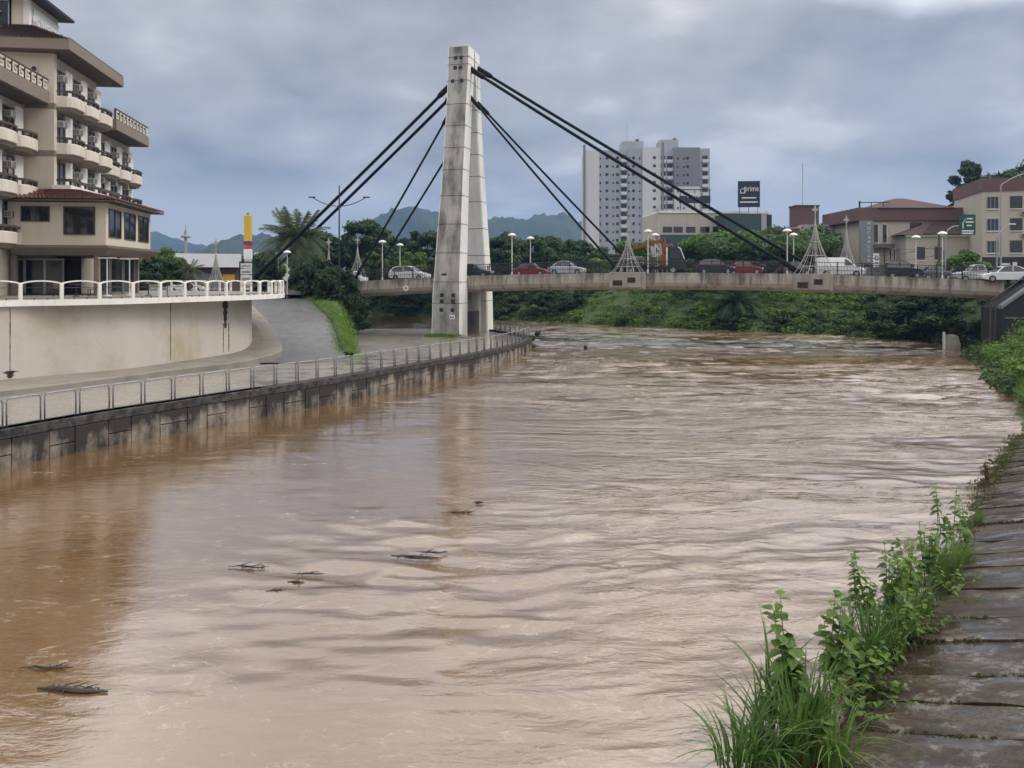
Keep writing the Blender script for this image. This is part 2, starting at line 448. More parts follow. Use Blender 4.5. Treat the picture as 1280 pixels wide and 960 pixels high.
# ------------------------------------------------------------------ river
def wl(y):
    """water level: the flood stands a little higher upstream of the bridge"""
    t = np.clip((np.asarray(y, float) - 62) / 34, 0, 1)
    return 0.6 * t * t * (3 - 2 * t)
def water_material():
    t = NT('muddy_flood_water')
    P = t.tc.outputs['Object']
    sp = t.n('ShaderNodeSeparateXYZ'); t.put(P, sp.inputs[0])
    big = t.noise(0.055, 4, 0.55, dist=1.2)
    mid = t.noise(0.42, 5, 0.6, sc=(0.55, 1.0, 1), dist=1.4, off=(4, 2, 0))
    f = t.math('ADD', t.math('MULTIPLY', big, 0.6), t.math('MULTIPLY', mid, 0.4))
    col = t.mix(t.ramp(f, [(0.36, 0.0), (0.64, 1.0)]), (0.142, 0.074, 0.021), (0.20, 0.117, 0.047))
    # foam: torn flecks and thin lines round the boils of the current
    fo = t.noise(1.7, 8, 0.74, sc=(0.42, 1.15, 1), dist=2.4, off=(1, 7, 0))
    pa = t.noise(0.13, 4, 0.55, off=(9, 4, 0), dist=1.0)
    ln = t.noise(0.34, 6, 0.58, sc=(0.6, 1.0, 1), dist=2.6, off=(6, 3, 0))
    line = t.ramp(t.math('ABSOLUTE', t.math('SUBTRACT', ln, 0.5)), [(0.0, 1.0), (0.022, 0.0)])
    br = t.ramp(fo, [(0.50, 0.0), (0.68, 1.0)])
    foam = t.math('ADD', t.math('MULTIPLY', t.ramp(fo, [(0.58, 0.0), (0.72, 1.0)]), t.ramp(pa, [(0.46, 0.0), (0.60, 1.0)])), t.math('MULTIPLY', t.math('MULTIPLY', line, br), 1.0))
    foam = t.math('MINIMUM', foam, 1.0)
    col = t.mix(t.math('MULTIPLY', foam, 0.75), col, (0.50, 0.42, 0.33))
    # the near left water runs smooth, the middle and the right are choppy
    w = t.math('ADD', sp.outputs[0], t.math('MULTIPLY', t.math('SUBTRACT', sp.outputs[1], 22.0), 0.13))
    w = t.math('ADD', w, t.math('MULTIPLY', t.math('SUBTRACT', t.noise(0.09, 3, 0.5, off=(2, 5, 1), dist=1.0), 0.5), 22.0))
    calm = t.ramp(t.math('MULTIPLY_ADD', w, 0.03, 0.5), [(0.38, 0.06), (0.50, 0.42), (0.66, 1.0)])
    calm = t.math('MULTIPLY', calm, t.ramp(t.noise(0.16, 4, 0.55, sc=(0.45, 1.3, 1), dist=1.6, off=(3, 11, 2)), [(0.40, 0.30), (0.60, 1.5)]))
    h1 = t.noise(1.5, 4, 0.55, sc=(0.5, 1.25, 1), dist=1.6)
    h2 = t.noise(6.5, 4, 0.65, sc=(0.6, 1.2, 1), dist=1.0, off=(3, 1, 0))
    h = t.math('MULTIPLY', t.math('ADD', h1, t.math('MULTIPLY', h2, 0.34)), calm)
    h = t.math('ADD', h, t.math('MULTIPLY', t.noise(4.2, 5, 0.6, sc=(0.5, 1.2, 1), dist=1.5, off=(1, 5, 3)), 0.055))
    nn = t.bump(h, 1.0, 0.07)
    return t.set(col=col, rough=t.math('MULTIPLY_ADD', foam, 0.35, 0.03), ior=1.65, spec=0.5, normal=nn, coat=t.math('MULTIPLY_ADD', foam, -0.6, 0.9), crough=0.03, cior=2.2, cnormal=nn)
M['water'] = water_material()
def build_water():
    xs = np.concatenate([[-700, -350, -180, -100], np.linspace(-62, 62, 760), [100, 180, 350, 700]])
    ys = np.concatenate([[-120, -50, -20, 0, 4], np.geomspace(7.5, 165, 620), [190, 230, 300, 420]])
    gx, gy = np.meshgrid(xs, ys)
    z = wl(gy)
    wx = gx + 0.8 * fbm2(gx * 0.10, gy * 0.10, 2, 3); wy = gy + 0.8 * fbm2(gx * 0.10, gy * 0.10, 2, 8)
    calm = np.clip(0.16 + 0.45 * fbm2(gx * 0.06 + 3, gy * 0.06, 3, 21) + 0.034 * (gx - 2 + 0.20 * (gy - 22)), 0.05, 1.0)
    a = 0.070 * fbm2(wx * 0.26, wy * 0.62, 2, 31) + 0.055 * fbm2(wx * 0.7, wy * 1.6, 2, 41)
    cr = 1 - np.abs(fbm2(wx * 0.45 + 5, wy * 1.05, 3, 51))
    a = a + 0.07 * (cr - 0.7)
    b = 0.010 * fbm2(wx * 0.18, wy * 0.2, 2, 77)
    # rough water along the foot of the river wall, streaming off the promenade corner
    z = z + a * calm + b - 0.02
    inside = (np.abs(gx) < 62.5) & (gy > 5) & (gy < 170)
    z = np.where(inside, z, wl(gy) - 0.02)
    co = np.stack([gx, gy, z], -1).reshape(-1, 3)
    me = numesh('river', co, grid_faces(len(ys), len(xs)), M['water'])
    tag(link('river', me), 'muddy brown flooded river with choppy streaks', None, None, 'structure')
build_water()

# ------------------------------------------------------------------ ground: both banks to the horizon
BANK_R = [(-30, -38), (-13.2, -15), (-2.66, 0), (4.26, 10.53), (12.3, 21.64), (20.82, 32.85), (24.39, 38.16), (28.36, 45.04), (32.72, 53.9), (37.68, 63.73), (42.64, 71.6), (43.14, 77.5), (38.67, 83.4), (33.22, 87.33), (27.77, 91.26), (20.33, 95.2), (14.87, 101.1), (7.93, 108.96), (-1.98, 119.78), (-13.88, 130.6), (-29.75, 139.45), (-69.42, 163.05), (-138.83, 187.63), (-327.25, 212.22)]
def ribbon(line, prof, mat, name, side, jitter=0.0, lab=None):
    """sheet that climbs away from a water line: prof is a list of (offset, height above the water)"""
    P = [Vector((x, y, 0)) for x, y in line]
    P = [p for p in catmull(P, 5)]
    rows = []
    for i, p in enumerate(P):
        d = P[min(i + 1, len(P) - 1)] - P[max(i - 1, 0)]; d.normalize()
        n = Vector((d.y, -d.x, 0)) * side
        rows.append([(p.x + n.x * o, p.y + n.y * o, z if k > 3 else z + float(wl(p.y))) for k, (o, z) in enumerate(prof)])
    co = np.array(rows)
    if jitter:
        j = fbm2(co[..., 0] * 0.35, co[..., 1] * 0.35, 3, 5) * jitter
        j[:, 0] = 0
        j[:, 5:] = 0
        co[..., 2] += j
    me = numesh(name, co.reshape(-1, 3), grid_faces(len(rows), len(prof)), mat)
    return tag(link(name, me), lab, None, None, 'structure')
iA = BANK_R.index((20.82, 32.85))
# far and right bank, upstream of the concrete slope
ribbon(BANK_R[iA:], [(-2.5, -1.6), (0, -0.05), (2.5, 1.5), (5.5, 3.8), (9.0, 6.15), (12, 6.2), (60, 6.2)], M['earth'], 'river_bank', 1, 0.5, 'overgrown far bank below the bridge')
gm = MB()
ring = [(-3000, -400), (-3000, 3000), (3000, 3000), (3000, -400)]
gm.add([(-3000, -500, -3), (3000, -500, -3), (3000, 3100, -3), (-3000, 3100, -3)], [(0, 1, 2, 3)])
tag(gm.obj('ground', M['earth']), 'low ground running to the horizon', None, None, 'structure')
# street level land behind the far bank
land = [(43.5, 40), (46, 60), (52, 72), (51, 82), (44, 92), (36, 97), (28, 101), (20, 107), (11, 117), (-2, 130), (-18, 143), (-40, 156), (-90, 185), (-200, 215), (-1500, 600), (-2900, 2900), (2900, 2900), (2900, 0), (60, 0), (44, 20)]
tag(MB().add([(x, y, 6.16) for x, y in land], [tuple(range(len(land)))]).obj('city_ground', M['street']), 'street level ground of the far bank', None, None, 'structure')

# ------------------------------------------------------------------ left bank: wall, promenade, ramp
WALL = [(-40, -6), (-24.3, 15.57), (-21.02, 20.98), (-18.44, 25.6), (-17.43, 27.27), (-15.45, 31.5), (-12.4, 36.61), (-8.96, 42.51), (-5.26, 50.58), (-2.97, 55.89), (-1.09, 61.0), (0.5, 66.7), (1.54, 72.11), (1.78, 75.56), (0.89, 79.49), (-0.59, 83.42), (-1.98, 86.86)]
WALLC = [(p.x, p.y) for p in catmull([(x, y, 0) for x, y in WALL], 8)]
def ztop(y): return 1.3 - 0.25 * min(max((y - 45) / 30, 0), 1)
def zprom(y):
    t = min(max((y - 38) / 26, 0), 1)
    return 1.30 - 0.55 * t * t * (3 - 2 * t)
def build_promenade():
    rows = []
    for x, y in WALLC:
        r = []
        for o in (0.05, 2, 5, 9, 14, 20, 30, 60):
            r.append((x - o, y + 0.25 * o * (1 if y < 60 else 0), zprom(y)))
        rows.append(r)
    rows.append([(x, 96, 0.45) for x, y, z in rows[-1]])
    co = np.array(rows)
    me = numesh('promenade', co.reshape(-1, 3), grid_faces(len(rows), 8), M['wet_concrete'])
    tag(link('promenade', me), 'wet concrete promenade behind the river wall', None, None, 'structure')
build_promenade()
def GEO(t):
    return t.n('ShaderNodeNewGeometry').outputs['Position']
def build_river_wall():
    t = NT('algae_blackened_block')
    f = t.math('ADD', t.math('MULTIPLY', t.noise(1.1, 5, 0.65, sc=(1, 1, 0.25), coord=GEO(t)), .6), t.math('MULTIPLY', t.noise(.7, 5, 0.7, off=(4, 0, 2), coord=GEO(t)), .4)); g = t.noise(7, 4, 0.7)
    zz = t.z()
    edge = t.math('SUBTRACT', t.ramp(zz, [(0.5, 0.0), (1.25, 1.0)]) , 0.0)
    k = t.math('ADD', f, t.math('MULTIPLY', edge, 0.13))
    k = t.math('ADD', k, t.math('MULTIPLY_ADD', t.rnd(), 0.05, -0.025))
    col = t.mix(g, (0.225, 0.19, 0.15), (0.33, 0.285, 0.23))
    col = t.mix(t.ramp(k, [(0.43, 0.0), (0.57, 1.0)]), col, (0.028, 0.024, 0.019))
    mo = t.ramp(t.noise(0.55, 4, 0.6, off=(8, 2, 0)), [(0.60, 0.0), (0.70, 1.0)])
    col = t.mix(t.math('MULTIPLY', mo, 0.6), col, (0.085, 0.10, 0.035))
    block = t.set(col=col, rough=0.85, normal=t.bump(g, 0.3, 0.02))
    t = NT('black_coping')
    g = t.noise(3, 5, 0.7); cop = t.set(col=t.mix(t.ramp(g, [(0.4, 0), (0.75, 1)]), (0.014, 0.012, 0.010), (0.11, 0.10, 0.085)), rough=0.85)
    dark = plain('wall_core', (0.03, 0.027, 0.023), 0.9)
    root = thing('river_wall', 'long curved concrete river wall with blackened top and block facing', 'wall', (0, 0, 0))
    P = [Vector((x, y, 0)) for x, y in WALLC]
    core, cp = [], []
    for i, p in enumerate(P):
        d = P[min(i + 1, len(P) - 1)] - P[max(i - 1, 0)]; d.normalize(); n = Vector((d.y, -d.x, 0))
        z1 = ztop(p.y)
        a = p - n * 0.55; b = p - n * 0.05
        core.append([(a.x, a.y, -1.5), (b.x, b.y, -1.5), (b.x, b.y, z1 - 0.30), (a.x, a.y, z1 - 0.30)])
        b = p + n * 0.07
        cp.append([(a.x, a.y, z1 - 0.32), (b.x, b.y, z1 - 0.32), (b.x, b.y, z1 - 0.02), (b.x - n.x * .03, b.y - n.y * .03, z1), (a.x, a.y, z1)])
    MB().loft(core).obj('core', dark, root)
    MB().loft(cp).obj('coping', cop, root)
    s = 0.0; rs = random.Random(3)
    W_ = walk(P, 0.05); k = 0
    i = 0
    while i < len(W_) - 40:
        w = rs.choice([1.0, 1.15, 1.3, 1.45]); n = int(w / 0.05)
        if i + n >= len(W_): break
        p, q = W_[i][0], W_[i + n][0]; c = (p + q) / 2; rz = math.atan2(q.y - p.y, q.x - p.x)
        if c.y > 12:
            z1 = ztop(c.y) - 0.33
            parts = [(-0.6, z1)] if k % 2 == 0 else [(-0.6, 0.42 + rs.uniform(-.06, .06)), (None, z1)]
            lo = None
            for a, b in parts:
                a = lo if a is None else a
                L = (q - p).length - 0.03
                mb = MB().bbox(-L / 2, L / 2, -0.06 - rs.uniform(0, .025), 0.12, a, b - 0.025, 0.018)
                mb.obj('concrete_block', block, root, loc=(c.x, c.y, 0), rz=rz)
                lo = b + 0.01
        i += n; k += 1
build_river_wall()
def nth(n): return f"{n}{'th' if 10 < n % 100 < 14 else {1: 'st', 2: 'nd', 3: 'rd'}.get(n % 10, 'th')}"
def build_hoops():
    P = [Vector((x, y, 0)) for x, y in WALLC]
    W_ = walk(P, 0.05)
    w, h, r = 1.24, 1.0, 0.032
    pts = [(-w / 2, 0, 0), (-w / 2, 0, h - .12), (-w / 2 + .035, 0, h - .035), (-w / 2 + .12, 0, h), (w / 2 - .12, 0, h), (w / 2 - .035, 0, h - .035), (w / 2, 0, h - .12), (w / 2, 0, 0)]
    me = MB().tube(pts, r, 7).tube([(-w / 2, 0, 0.09), (w / 2, 0, 0.09)], 0.018, 5).mesh('railing_hoop', M['galv'], True)
    i = 0; st = 28; n = 0
    while i + st < len(W_):
        p, q = W_[i][0], W_[i + st - 3][0]
        c = (p + q) / 2
        if c.y > 22:
            o = link('railing_hoop', me, None, (c.x - .0, c.y, ztop(c.y) - 0.005), math.atan2(q.y - p.y, q.x - p.x))
            n_ = Vector((math.sin(o.rotation_euler[2]), -math.cos(o.rotation_euler[2]), 0))
            o.location -= n_ * 0.22
            if 640 + 1000 * (c.x + .3) / c.y > -30: n += 1
            tag(o, f'{nth(n)} grey steel railing hoop on the river wall counted from the left picture edge' if n else 'grey steel railing hoop on the river wall beyond the left picture edge', 'railing', 'steel railing hoops on the river wall')
        i += st
build_hoops()

RAMP_L = [(-16.0, 50, 1.22), (-17.0, 55, 1.25), (-19.6, 59.5, 1.85), (-24.0, 66, 2.9), (-27.5, 73, 3.7), (-31, 82, 4.4), (-38, 95, 5.0)]
RAMP_R = [(-11.0, 52, 1.02), (-11.9, 57, 1.15), (-13.2, 61, 1.75), (-14.9, 66, 3.0), (-17.6, 73, 3.8), (-20.8, 81, 4.5), (-27, 93, 5.0)]
def strip(name, A, B, mat, lab, dz=0.0, sub=6, cols=5):
    a, b = catmull(A, sub), catmull(B, sub)
    co = np.array([[tuple(p.lerp(q, k / (cols - 1)) + Vector((0, 0, dz))) for k in range(cols)] for p, q in zip(a, b)])
    return tag(link(name, numesh(name, co.reshape(-1, 3), grid_faces(len(a), cols), mat)), lab, None, None, 'structure')
strip('ramp_road', RAMP_L, RAMP_R, M['asphalt'], 'wet grey asphalt ramp climbing behind the terrace')
E_R = [(-11.6, 58.4, 1.2), (-12.1, 59.8, 1.3), (-12.7, 62.5, 1.9), (-13.9, 66.5, 3.0), (-15.6, 72.5, 3.9), (-18.3, 82, 4.9), (-22, 93, 5.2)]
E_W = [(-11.2, 58.0, 0.2), (-11.8, 59.8, 0.1), (-12.3, 62.6, 0.1), (-13.2, 66.8, 0.1), (-14.3, 72.4, 0.1), (-16.9, 82, 0.1), (-20.5, 93, 0.1)]
strip('grass_verge', [(x + .02, y + .1, z + .10) for x, y, z in RAMP_R[1:]] , E_R[1:], M['grass_ground'], 'green grass verge beside the ramp')
strip('verge_slope', E_R, E_W, M['grass_ground'], 'steep grassy edge above the flooded river')
# kerb of the ramp
kr = [Vector(p) for p in catmull(RAMP_R[1:], 6)]
MBk = MB().loft([[(p.x - .02, p.y, p.z - .2), (p.x + .18, p.y, p.z - .2), (p.x + .18, p.y, p.z + .14), (p.x - .02, p.y, p.z + .14)] for p in kr])
tag(MBk.obj('kerb', M['dark_stone']), 'dark kerb between ramp and grass', None, None, 'structure')
# land behind on the left
lf = [(-16.9, 82), (-20.5, 93), (-24, 106), (-34, 140), (-72, 185), (-200, 225), (-900, 400), (-2900, 2000), (-2900, 30), (-60, 30), (-60, 76), (-35, 79), (-26, 82), (-20.8, 81)]
tag(MB().add([(x, y, 4.9 if y > 60 else 4.9) for x, y in lf], [tuple(range(len(lf)))]).obj('street_ground', M['street']), 'street level ground behind the terrace', None, None, 'structure')
ribbon([(-18, 84), (-22, 105), (-32, 140), (-70, 185), (-200, 225)], [(-2.5, -1.6), (0, -0.05), (1.5, 1.5), (3, 3.2), (4, 4.85), (8, 4.92)], M['earth'], 'left_bank', -1, 0.3, 'overgrown left bank beyond the bridge')

# flood water lying over the promenade
def flood():
    t = NT('shallow_flood_water')
    h = t.noise(0.9, 4, 0.6, sc=(0.5, 1.0, 1), dist=2.0); h2 = t.noise(4.0, 3, 0.6, sc=(0.5, 1.1, 1), dist=1.0)
    col = t.mix(t.noise(0.15, 4, 0.6, dist=1.0), (0.20, 0.155, 0.115), (0.29, 0.235, 0.18))
    nn = t.bump(t.math('ADD', h, t.math('MULTIPLY', h2, 0.25)), 1.0, 0.30)
    m = t.set(col=col, rough=0.06, ior=1.6, normal=nn, coat=1.0, crough=0.05, cior=1.7, cnormal=nn)
    rows = []
    for x, y in WALLC:
        if 47 < y: rows.append([(x - o, y, 0.86) for o in (0.45, 1.5, 3, 5, 8, 11, 14, 17)])
    rows.append([(x - 1.5, 92, 0.80) for x, y, z in rows[-1]])
    rows.append([(x - 3, 98, 0.4) for x, y, z in rows[-1]])
    co = np.array(rows)
    w = fbm2(co[..., 0] * .5, co[..., 1] * .9, 3, 9) * 0.012; co[..., 2] += w
    tag(link('flood_water', numesh('flood_water', co.reshape(-1, 3), grid_faces(len(rows), 8), m)), 'sheet of flood water spilling over the promenade', None, None, 'structure')
flood()

# ------------------------------------------------------------------ terrace and pavement
BASE = [(-33.72, 24.21), (-29.25, 31.59), (-24.59, 38.38), (-22.81, 40.74), (-21.02, 43.0), (-20.03, 45.75), (-19.09, 49.0), (-18.35, 53.32), (-18.84, 57.94), (-21.32, 63.06), (-26.77, 69.45), (-35.7, 76.33)]
BASEC = [(p.x, p.y) for p in catmull([(x, y, 0) for x, y in BASE], 6)]
EDGE = [(-33.52, 24.06), (-28.96, 31.63), (-24.39, 38.32), (-22.41, 40.09), (-20.43, 42.35), (-19.04, 45.3), (-17.75, 48.74), (-16.46, 53.46), (-16.46, 57.79), (-18.84, 63.59), (-25.29, 70.47), (-35.2, 76.87)]
EDGEC = [(p.x, p.y) for p in catmull([(x, y, 0) for x, y in EDGE], 6)]
KERB = [(-31.93, 20.28), (-27.27, 28.15), (-22.41, 34.93), (-19.73, 39.95), (-18.54, 42.9), (-16.36, 47.03), (-15.67, 51.26), (-15.87, 55.19), (-17.06, 58.63), (-19.73, 65.03), (-23.8, 73.38)]
KERBC = [(p.x, p.y) for p in catmull([(x, y, 0) for x, y in KERB], 6)]
def zs(y): return 1.55 + (max(0, y - 55) * 0.14)
def build_pavement():
    n = min(len(KERBC), len(BASEC)); rows = []
    for i in range(n):
        (kx, ky), (bx, by) = KERBC[i], BASEC[i]
        bx -= 0.4
        rows.append([(kx, ky, 0.4), (kx - .02, ky, zs(ky) - .03), (kx - .06, ky, zs(ky)), (kx * .5 + bx * .5, ky * .5 + by * .5, zs(ky) + .03), (bx, by, zs(by) + .05)])
    co = np.array(rows)
    tag(link('pavement', numesh('pavement', co.reshape(-1, 3), grid_faces(n, 5), M['pavement'], False)), 'raised mossy pavement at the foot of the terrace wall', None, None, 'structure')
build_pavement()
def build_terrace():
    root = thing('terrace', 'cream rendered terrace wall with white slab edge carrying the hotel forecourt', 'terrace', (0, 0, 0))
    rows = np.array([[(x, y, 0.3), (x, y, 1.8), (x, y, 3.3), (x, y, 5.12)] for x, y in BASEC])
    t = NT('terrace_render')
    zz = t.z(); st = t.noise(0.9, 5, 0.65, sc=(1, 1, .1)); bl = t.noise(0.35, 5, 0.6)
    low = t.ramp(zz, [(1.4, 1.0), (2.4, 0.0)])
    f = t.ramp(t.math('ADD', t.math('MULTIPLY', st, .55), t.math('MULTIPLY', bl, .45)), [(0.45, 0.0), (0.68, 1.0)])
    col = t.mix(t.noise(5, 4, .7), (0.49, 0.45, 0.385), (0.56, 0.515, 0.445))
    col = t.mix(t.math('MULTIPLY', f, 0.28), col, (0.29, 0.255, 0.20))
    col = t.mix(t.math('MULTIPLY', t.math('MULTIPLY', low, 0.45), t.ramp(bl, [(0.48, 0.0), (0.66, 1.0)])), col, (0.36, 0.26, 0.11))
    mt = t.set(col=col, rough=0.9, normal=t.bump(t.noise(12, 4, .7), .15, .02))
    n = len(BASEC)
    link('wall', numesh('wall', rows.reshape(-1, 3), grid_faces(n, 4), mt), root)
    e = [(x, y) for x, y in EDGEC]
    m = MB()
    m.loft([[(x - .3, y - .0, 5.12), (x, y, 5.12), (x, y, 5.42), (x - .3, y, 5.42)] for x, y in e])
    m.obj('slab_edge', M['white_trim'], root)
    fl = e + [(-60, 78), (-60, 24)]
    MB().prism([(x - .05, y) for x, y in fl], 5.14, 5.40).obj('floor_slab', M['pavement'], root)
    # wall joints, drain stain and seepage as thin fins of grime that stand on the wall face
    def at(u, z):
        best = min(BASEC, key=lambda p: abs(640 + 1000 * p[0] / p[1] * 1.0 - u))
        return best
    def joint(u, z0, z1, w, mat, name):
        x, y = min([(a[0] + (b[0] - a[0]) * k / 12, a[1] + (b[1] - a[1]) * k / 12) for a, b in zip(BASEC, BASEC[1:]) for k in range(12) if a[1] < 53], key=lambda p: abs(640 + 1000 * p[0] / p[1] - u))
        i = min(range(len(BASEC) - 1), key=lambda i: (BASEC[i][0] - x) ** 2 + (BASEC[i][1] - y) ** 2)
        a, b = BASEC[i], BASEC[i + 1]; rz = math.atan2(b[1] - a[1], b[0] - a[0])
        m = MB(); rs = random.Random(int(u))
        nn = 17
        L, Rr = [], []
        for k in range(nn):
            z = z0 + (z1 - z0) * k / (nn - 1); ww = w * rs.uniform(.45, 1.15) * (1 if w < .1 else .35 + .65 * k / (nn - 1))
            L.append((-ww, z)); Rr.append((ww * rs.uniform(.7, 1.2), z))
        poly = L + Rr[::-1]
        m.loft([[(px, -0.012, pz) for px, pz in poly], [(px, 0.05, pz) for px, pz in poly]])
        m.obj(name, mat, root, loc=(x, y, 0), rz=rz)
    joint(213, 1.75, 5.05, 0.028, M['stain'], 'wall_joint')
    joint(13, 1.75, 5.05, 0.02, M['stain'], 'wall_joint')
    joint(279, 1.75, 3.6, 0.05, M['rust'], 'rust_streak')
    joint(286, 1.75, 3.6, 0.06, M['stain'], 'rust_streak')
    joint(282, 3.3, 5.1, 0.40, M['stain'], 'drain_stain')
    joint(12, 1.65, 2.0, 0.35, M['stain'], 'drain_stain')
    # graffiti tag
    x, y = -20.95, 43.75
    g = MB(); rz = math.atan2(3.0, 1.1)
    for pts in ([(-.3, 3.1), (-.25, 3.45), (-.05, 3.1), (-.02, 3.5)], [(.1, 3.15), (.1, 3.5), (.3, 3.5), (.3, 3.1)], [(-.12, 2.75), (-.1, 3.1)]):
        g.tube([(a, -0.0, b) for a, b in pts], 0.022, 5)
    g.obj('graffiti_mark', plain('green_spray', (0.16, 0.36, 0.30), .7), root, loc=(x + .14, y, 0), rz=math.atan2(2.8, 1.0))
    return e
EDG = build_terrace()
def build_balustrade():
    root = thing('balustrade', 'white balustrade with arched rails along the terrace edge', 'balustrade', (0, 0, 0))
    P = [Vector((x - .12, y, 5.40)) for x, y in EDGEC]
    W_ = walk(P, 1.78)
    post = MB().bbox(-.085, .085, -.085, .085, 0, 0.84, .02).mesh('post', M['white_trim'])
    for i, (p, h) in enumerate(W_):
        o = link('post', post, root, p, h)
        if i + 1 < len(W_):
            q = W_[i + 1][0]; d = (q - p); L = d.length; rz = math.atan2(d.y, d.x)
            m = MB(); rings = []
            for k in range(9):
                t = k / 8; x = t * L; z = 0.78 + 0.14 * math.sin(pi * t) ** 0.7
                rings.append([(x, -.05, z), (x, .05, z), (x, .05, z + .07), (x, -.05, z + .07)])
            m.loft(rings); m.obj('arched_rail', M['white_trim'], root, loc=p, rz=rz)
            b = MB()
            for z in (0.10, 0.62): b.tube([(0.05, 0, z), (L - .05, 0, z)], 0.016, 5)
            for k in (0.33, 0.66): b.box(L * k - .02, L * k + .02, -.02, .02, 0, 0.12)
            b.obj('cable_rail', M['black'], root, loc=p, rz=rz)
build_balustrade()
# ------------------------------------------------------------------ hotel
def build_hotel():
    root = thing('hotel', 'cream hotel with rounded balconies and brown roof fascias on the terrace', 'hotel', (-30.9, 54.0, 5.42), R(7.7))
    Z = -5.42                                    # heights below are above the river
    def P(name, mb, mat, parent=None, smooth=False):
        mb.v = [(x, y, z + Z) for x, y, z in mb.v]
        return mb.obj(name, mat, parent or root, smooth)
    def B(name, x0, x1, y0, y1, z0, z1, mat, parent=None, b=0.0):
        return P(name, MB().bbox(x0, x1, y0, y1, z0, z1, b) if b else MB().box(x0, x1, y0, y1, z0, z1), mat, parent)
    # --- masses
    B('stair_tower_wall', -9, -0.30, 0, 8.3, 5.3, 21.75, M['cream'])
    B('wing_wall', -16, -2.10, -16, -0.004, 5.3, 18.25, M['cream'])
    B('rear_wing_wall', -14, -0.55, 8.304, 17.0, 5.3, 18.15, M['cream'])
    B('corner_pier', -0.30, 0.0, 0.0, 0.42, 12.3, 21.7, M['cream'])
    for z in (15.05, 18.25):
        B('string_course', -1.85, 0.03, -0.03, 0.45, z - 0.28, z + 0.10, M['brown_trim'])
    fr = MB().disc((-1.25, -0.03, 20.6 + Z - Z), (0, 1, 0), 0.27, 0.08, 14)
    o = P('round_vent', fr, M['cream']); P('vent_opening', MB().disc((-1.25, -0.06, 20.6), (0, 1, 0), 0.17, 0.06, 12), M['interior'], o)
    # --- bays
    rh = random.Random(5)
    def bay(x, y, z, side=1, ac=True, tone='blue_glass', last=False, panel=True):
        """one room front in the plane x, from y to y + 2.7, floor at z"""
        B('wall_panel', x - 0.30, x - 0.001, y + 1.50, y + 2.64, z, z + 2.78, M['white_trim'] if panel else M['cream'])
        w = B('balcony_door', x - 0.20, x - 0.11, y + 0.04, y + 1.46, z, z + 2.55, M[rh.choice([tone, tone, 'glass', 'curtain', 'blue_glass'])])
        f = MB()
        for yy in (y - .02, y + 0.66, y + 1.40): f.box(x - 0.12, x - 0.05, yy, yy + 0.07, z, z + 2.55)
        f.box(x - 0.12, x - 0.052, y + 0.05, y + 1.40, z + 2.45, z + 2.55)
        P('door_frame', f, M['dark_wood'], w)
        if ac and rh.random() < .86:
            dz_ = rh.uniform(-.12, .06); z += dz_
            a = B('air_conditioner', x - 0.04, x + 0.46, y + 0.02, y + 0.62, z + 1.72, z + 2.16, M['ac'], b=0.02)
            g = MB()
            for k in range(6): g.box(x + 0.46, x + 0.472, y + .08, y + .56, z + 1.77 + k * .062, z + 1.80 + k * .062)
            P('grille', g, M['soffit'], a)
            g = MB()
            for k in range(4): g.box(x + 0.04 + k * .1, x + 0.09 + k * .1, y + .005, y + .02, z + 1.78, z + 2.10)
            P('side_vent', g, M['soffit'], a)
    def balcony(x, y, z, w=2.45, d=1.15):
        """half round planter balcony whose floor is at z"""
        def ring(o, zz):
            r = []
            for k in range(11):
                a = -pi / 2 + pi * k / 10
                cx = (abs(math.cos(a)) ** 0.45) * (d + o); cy = math.copysign(abs(math.sin(a)) ** 0.55, math.sin(a)) * (w / 2 + o * .6)
                r.append((x + cx, y + w / 2 + cy, zz))
            return r + [(x - 0.02, y + w / 2 + (w / 2 + o * .6) * 1.0, zz)][:0]
        m = MB().loft([ring(-0.02, z - 0.10), ring(0.02, z - 0.06), ring(0.02, z + 0.60), ring(-0.02, z + 0.66), ring(-0.16, z + 0.66), ring(-0.18, z + 0.35)])
        b = P('balcony', m, M['balcony'])
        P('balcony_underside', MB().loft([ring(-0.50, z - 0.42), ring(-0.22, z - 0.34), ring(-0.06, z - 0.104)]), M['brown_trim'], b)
        rl = []
        for q in ring(-0.10, 0): rl.append(q)
        m = MB().loft([[(a + dx * .13, c, zz) for dx, zz in ((-1, z + .92), (1, z + .92), (1, z + 1.06), (-1, z + 1.06))] for a, c, _ in rl])
        r = P('handrail', m, M['dark_wood'], b)
        for q in (1, 3, 5, 7, 9): P('rail_block', MB().cbox((rl[q][0], rl[q][1], z + 0.79), 0.16, 0.16, 0.26), M['dark_wood'], b)
    for fl, z in enumerate((18.25, 15.05, 11.9)):
        for k in range(3):
            bay(0.0, 0.40 + k * 2.68, z, ac=True)
            if fl < 2: balcony(0.0, 0.30 + k * 2.68, z)
    for fl, z in enumerate((15.05, 11.9, 8.75)):
        for k in range(6):
            bay(-1.8, -2.95 - k * 2.85, z, tone='glass')
            balcony(-1.8, -2.75 - k * 2.85, z, 2.5, 1.1)
    for fl, z in enumerate((14.75, 12.3)):
        for k in range(3):
            bay(-0.25, 8.5 + k * 2.75, z, tone='glass')
            balcony(-0.25, 8.45 + k * 2.75, z, 2.45, 1.0)
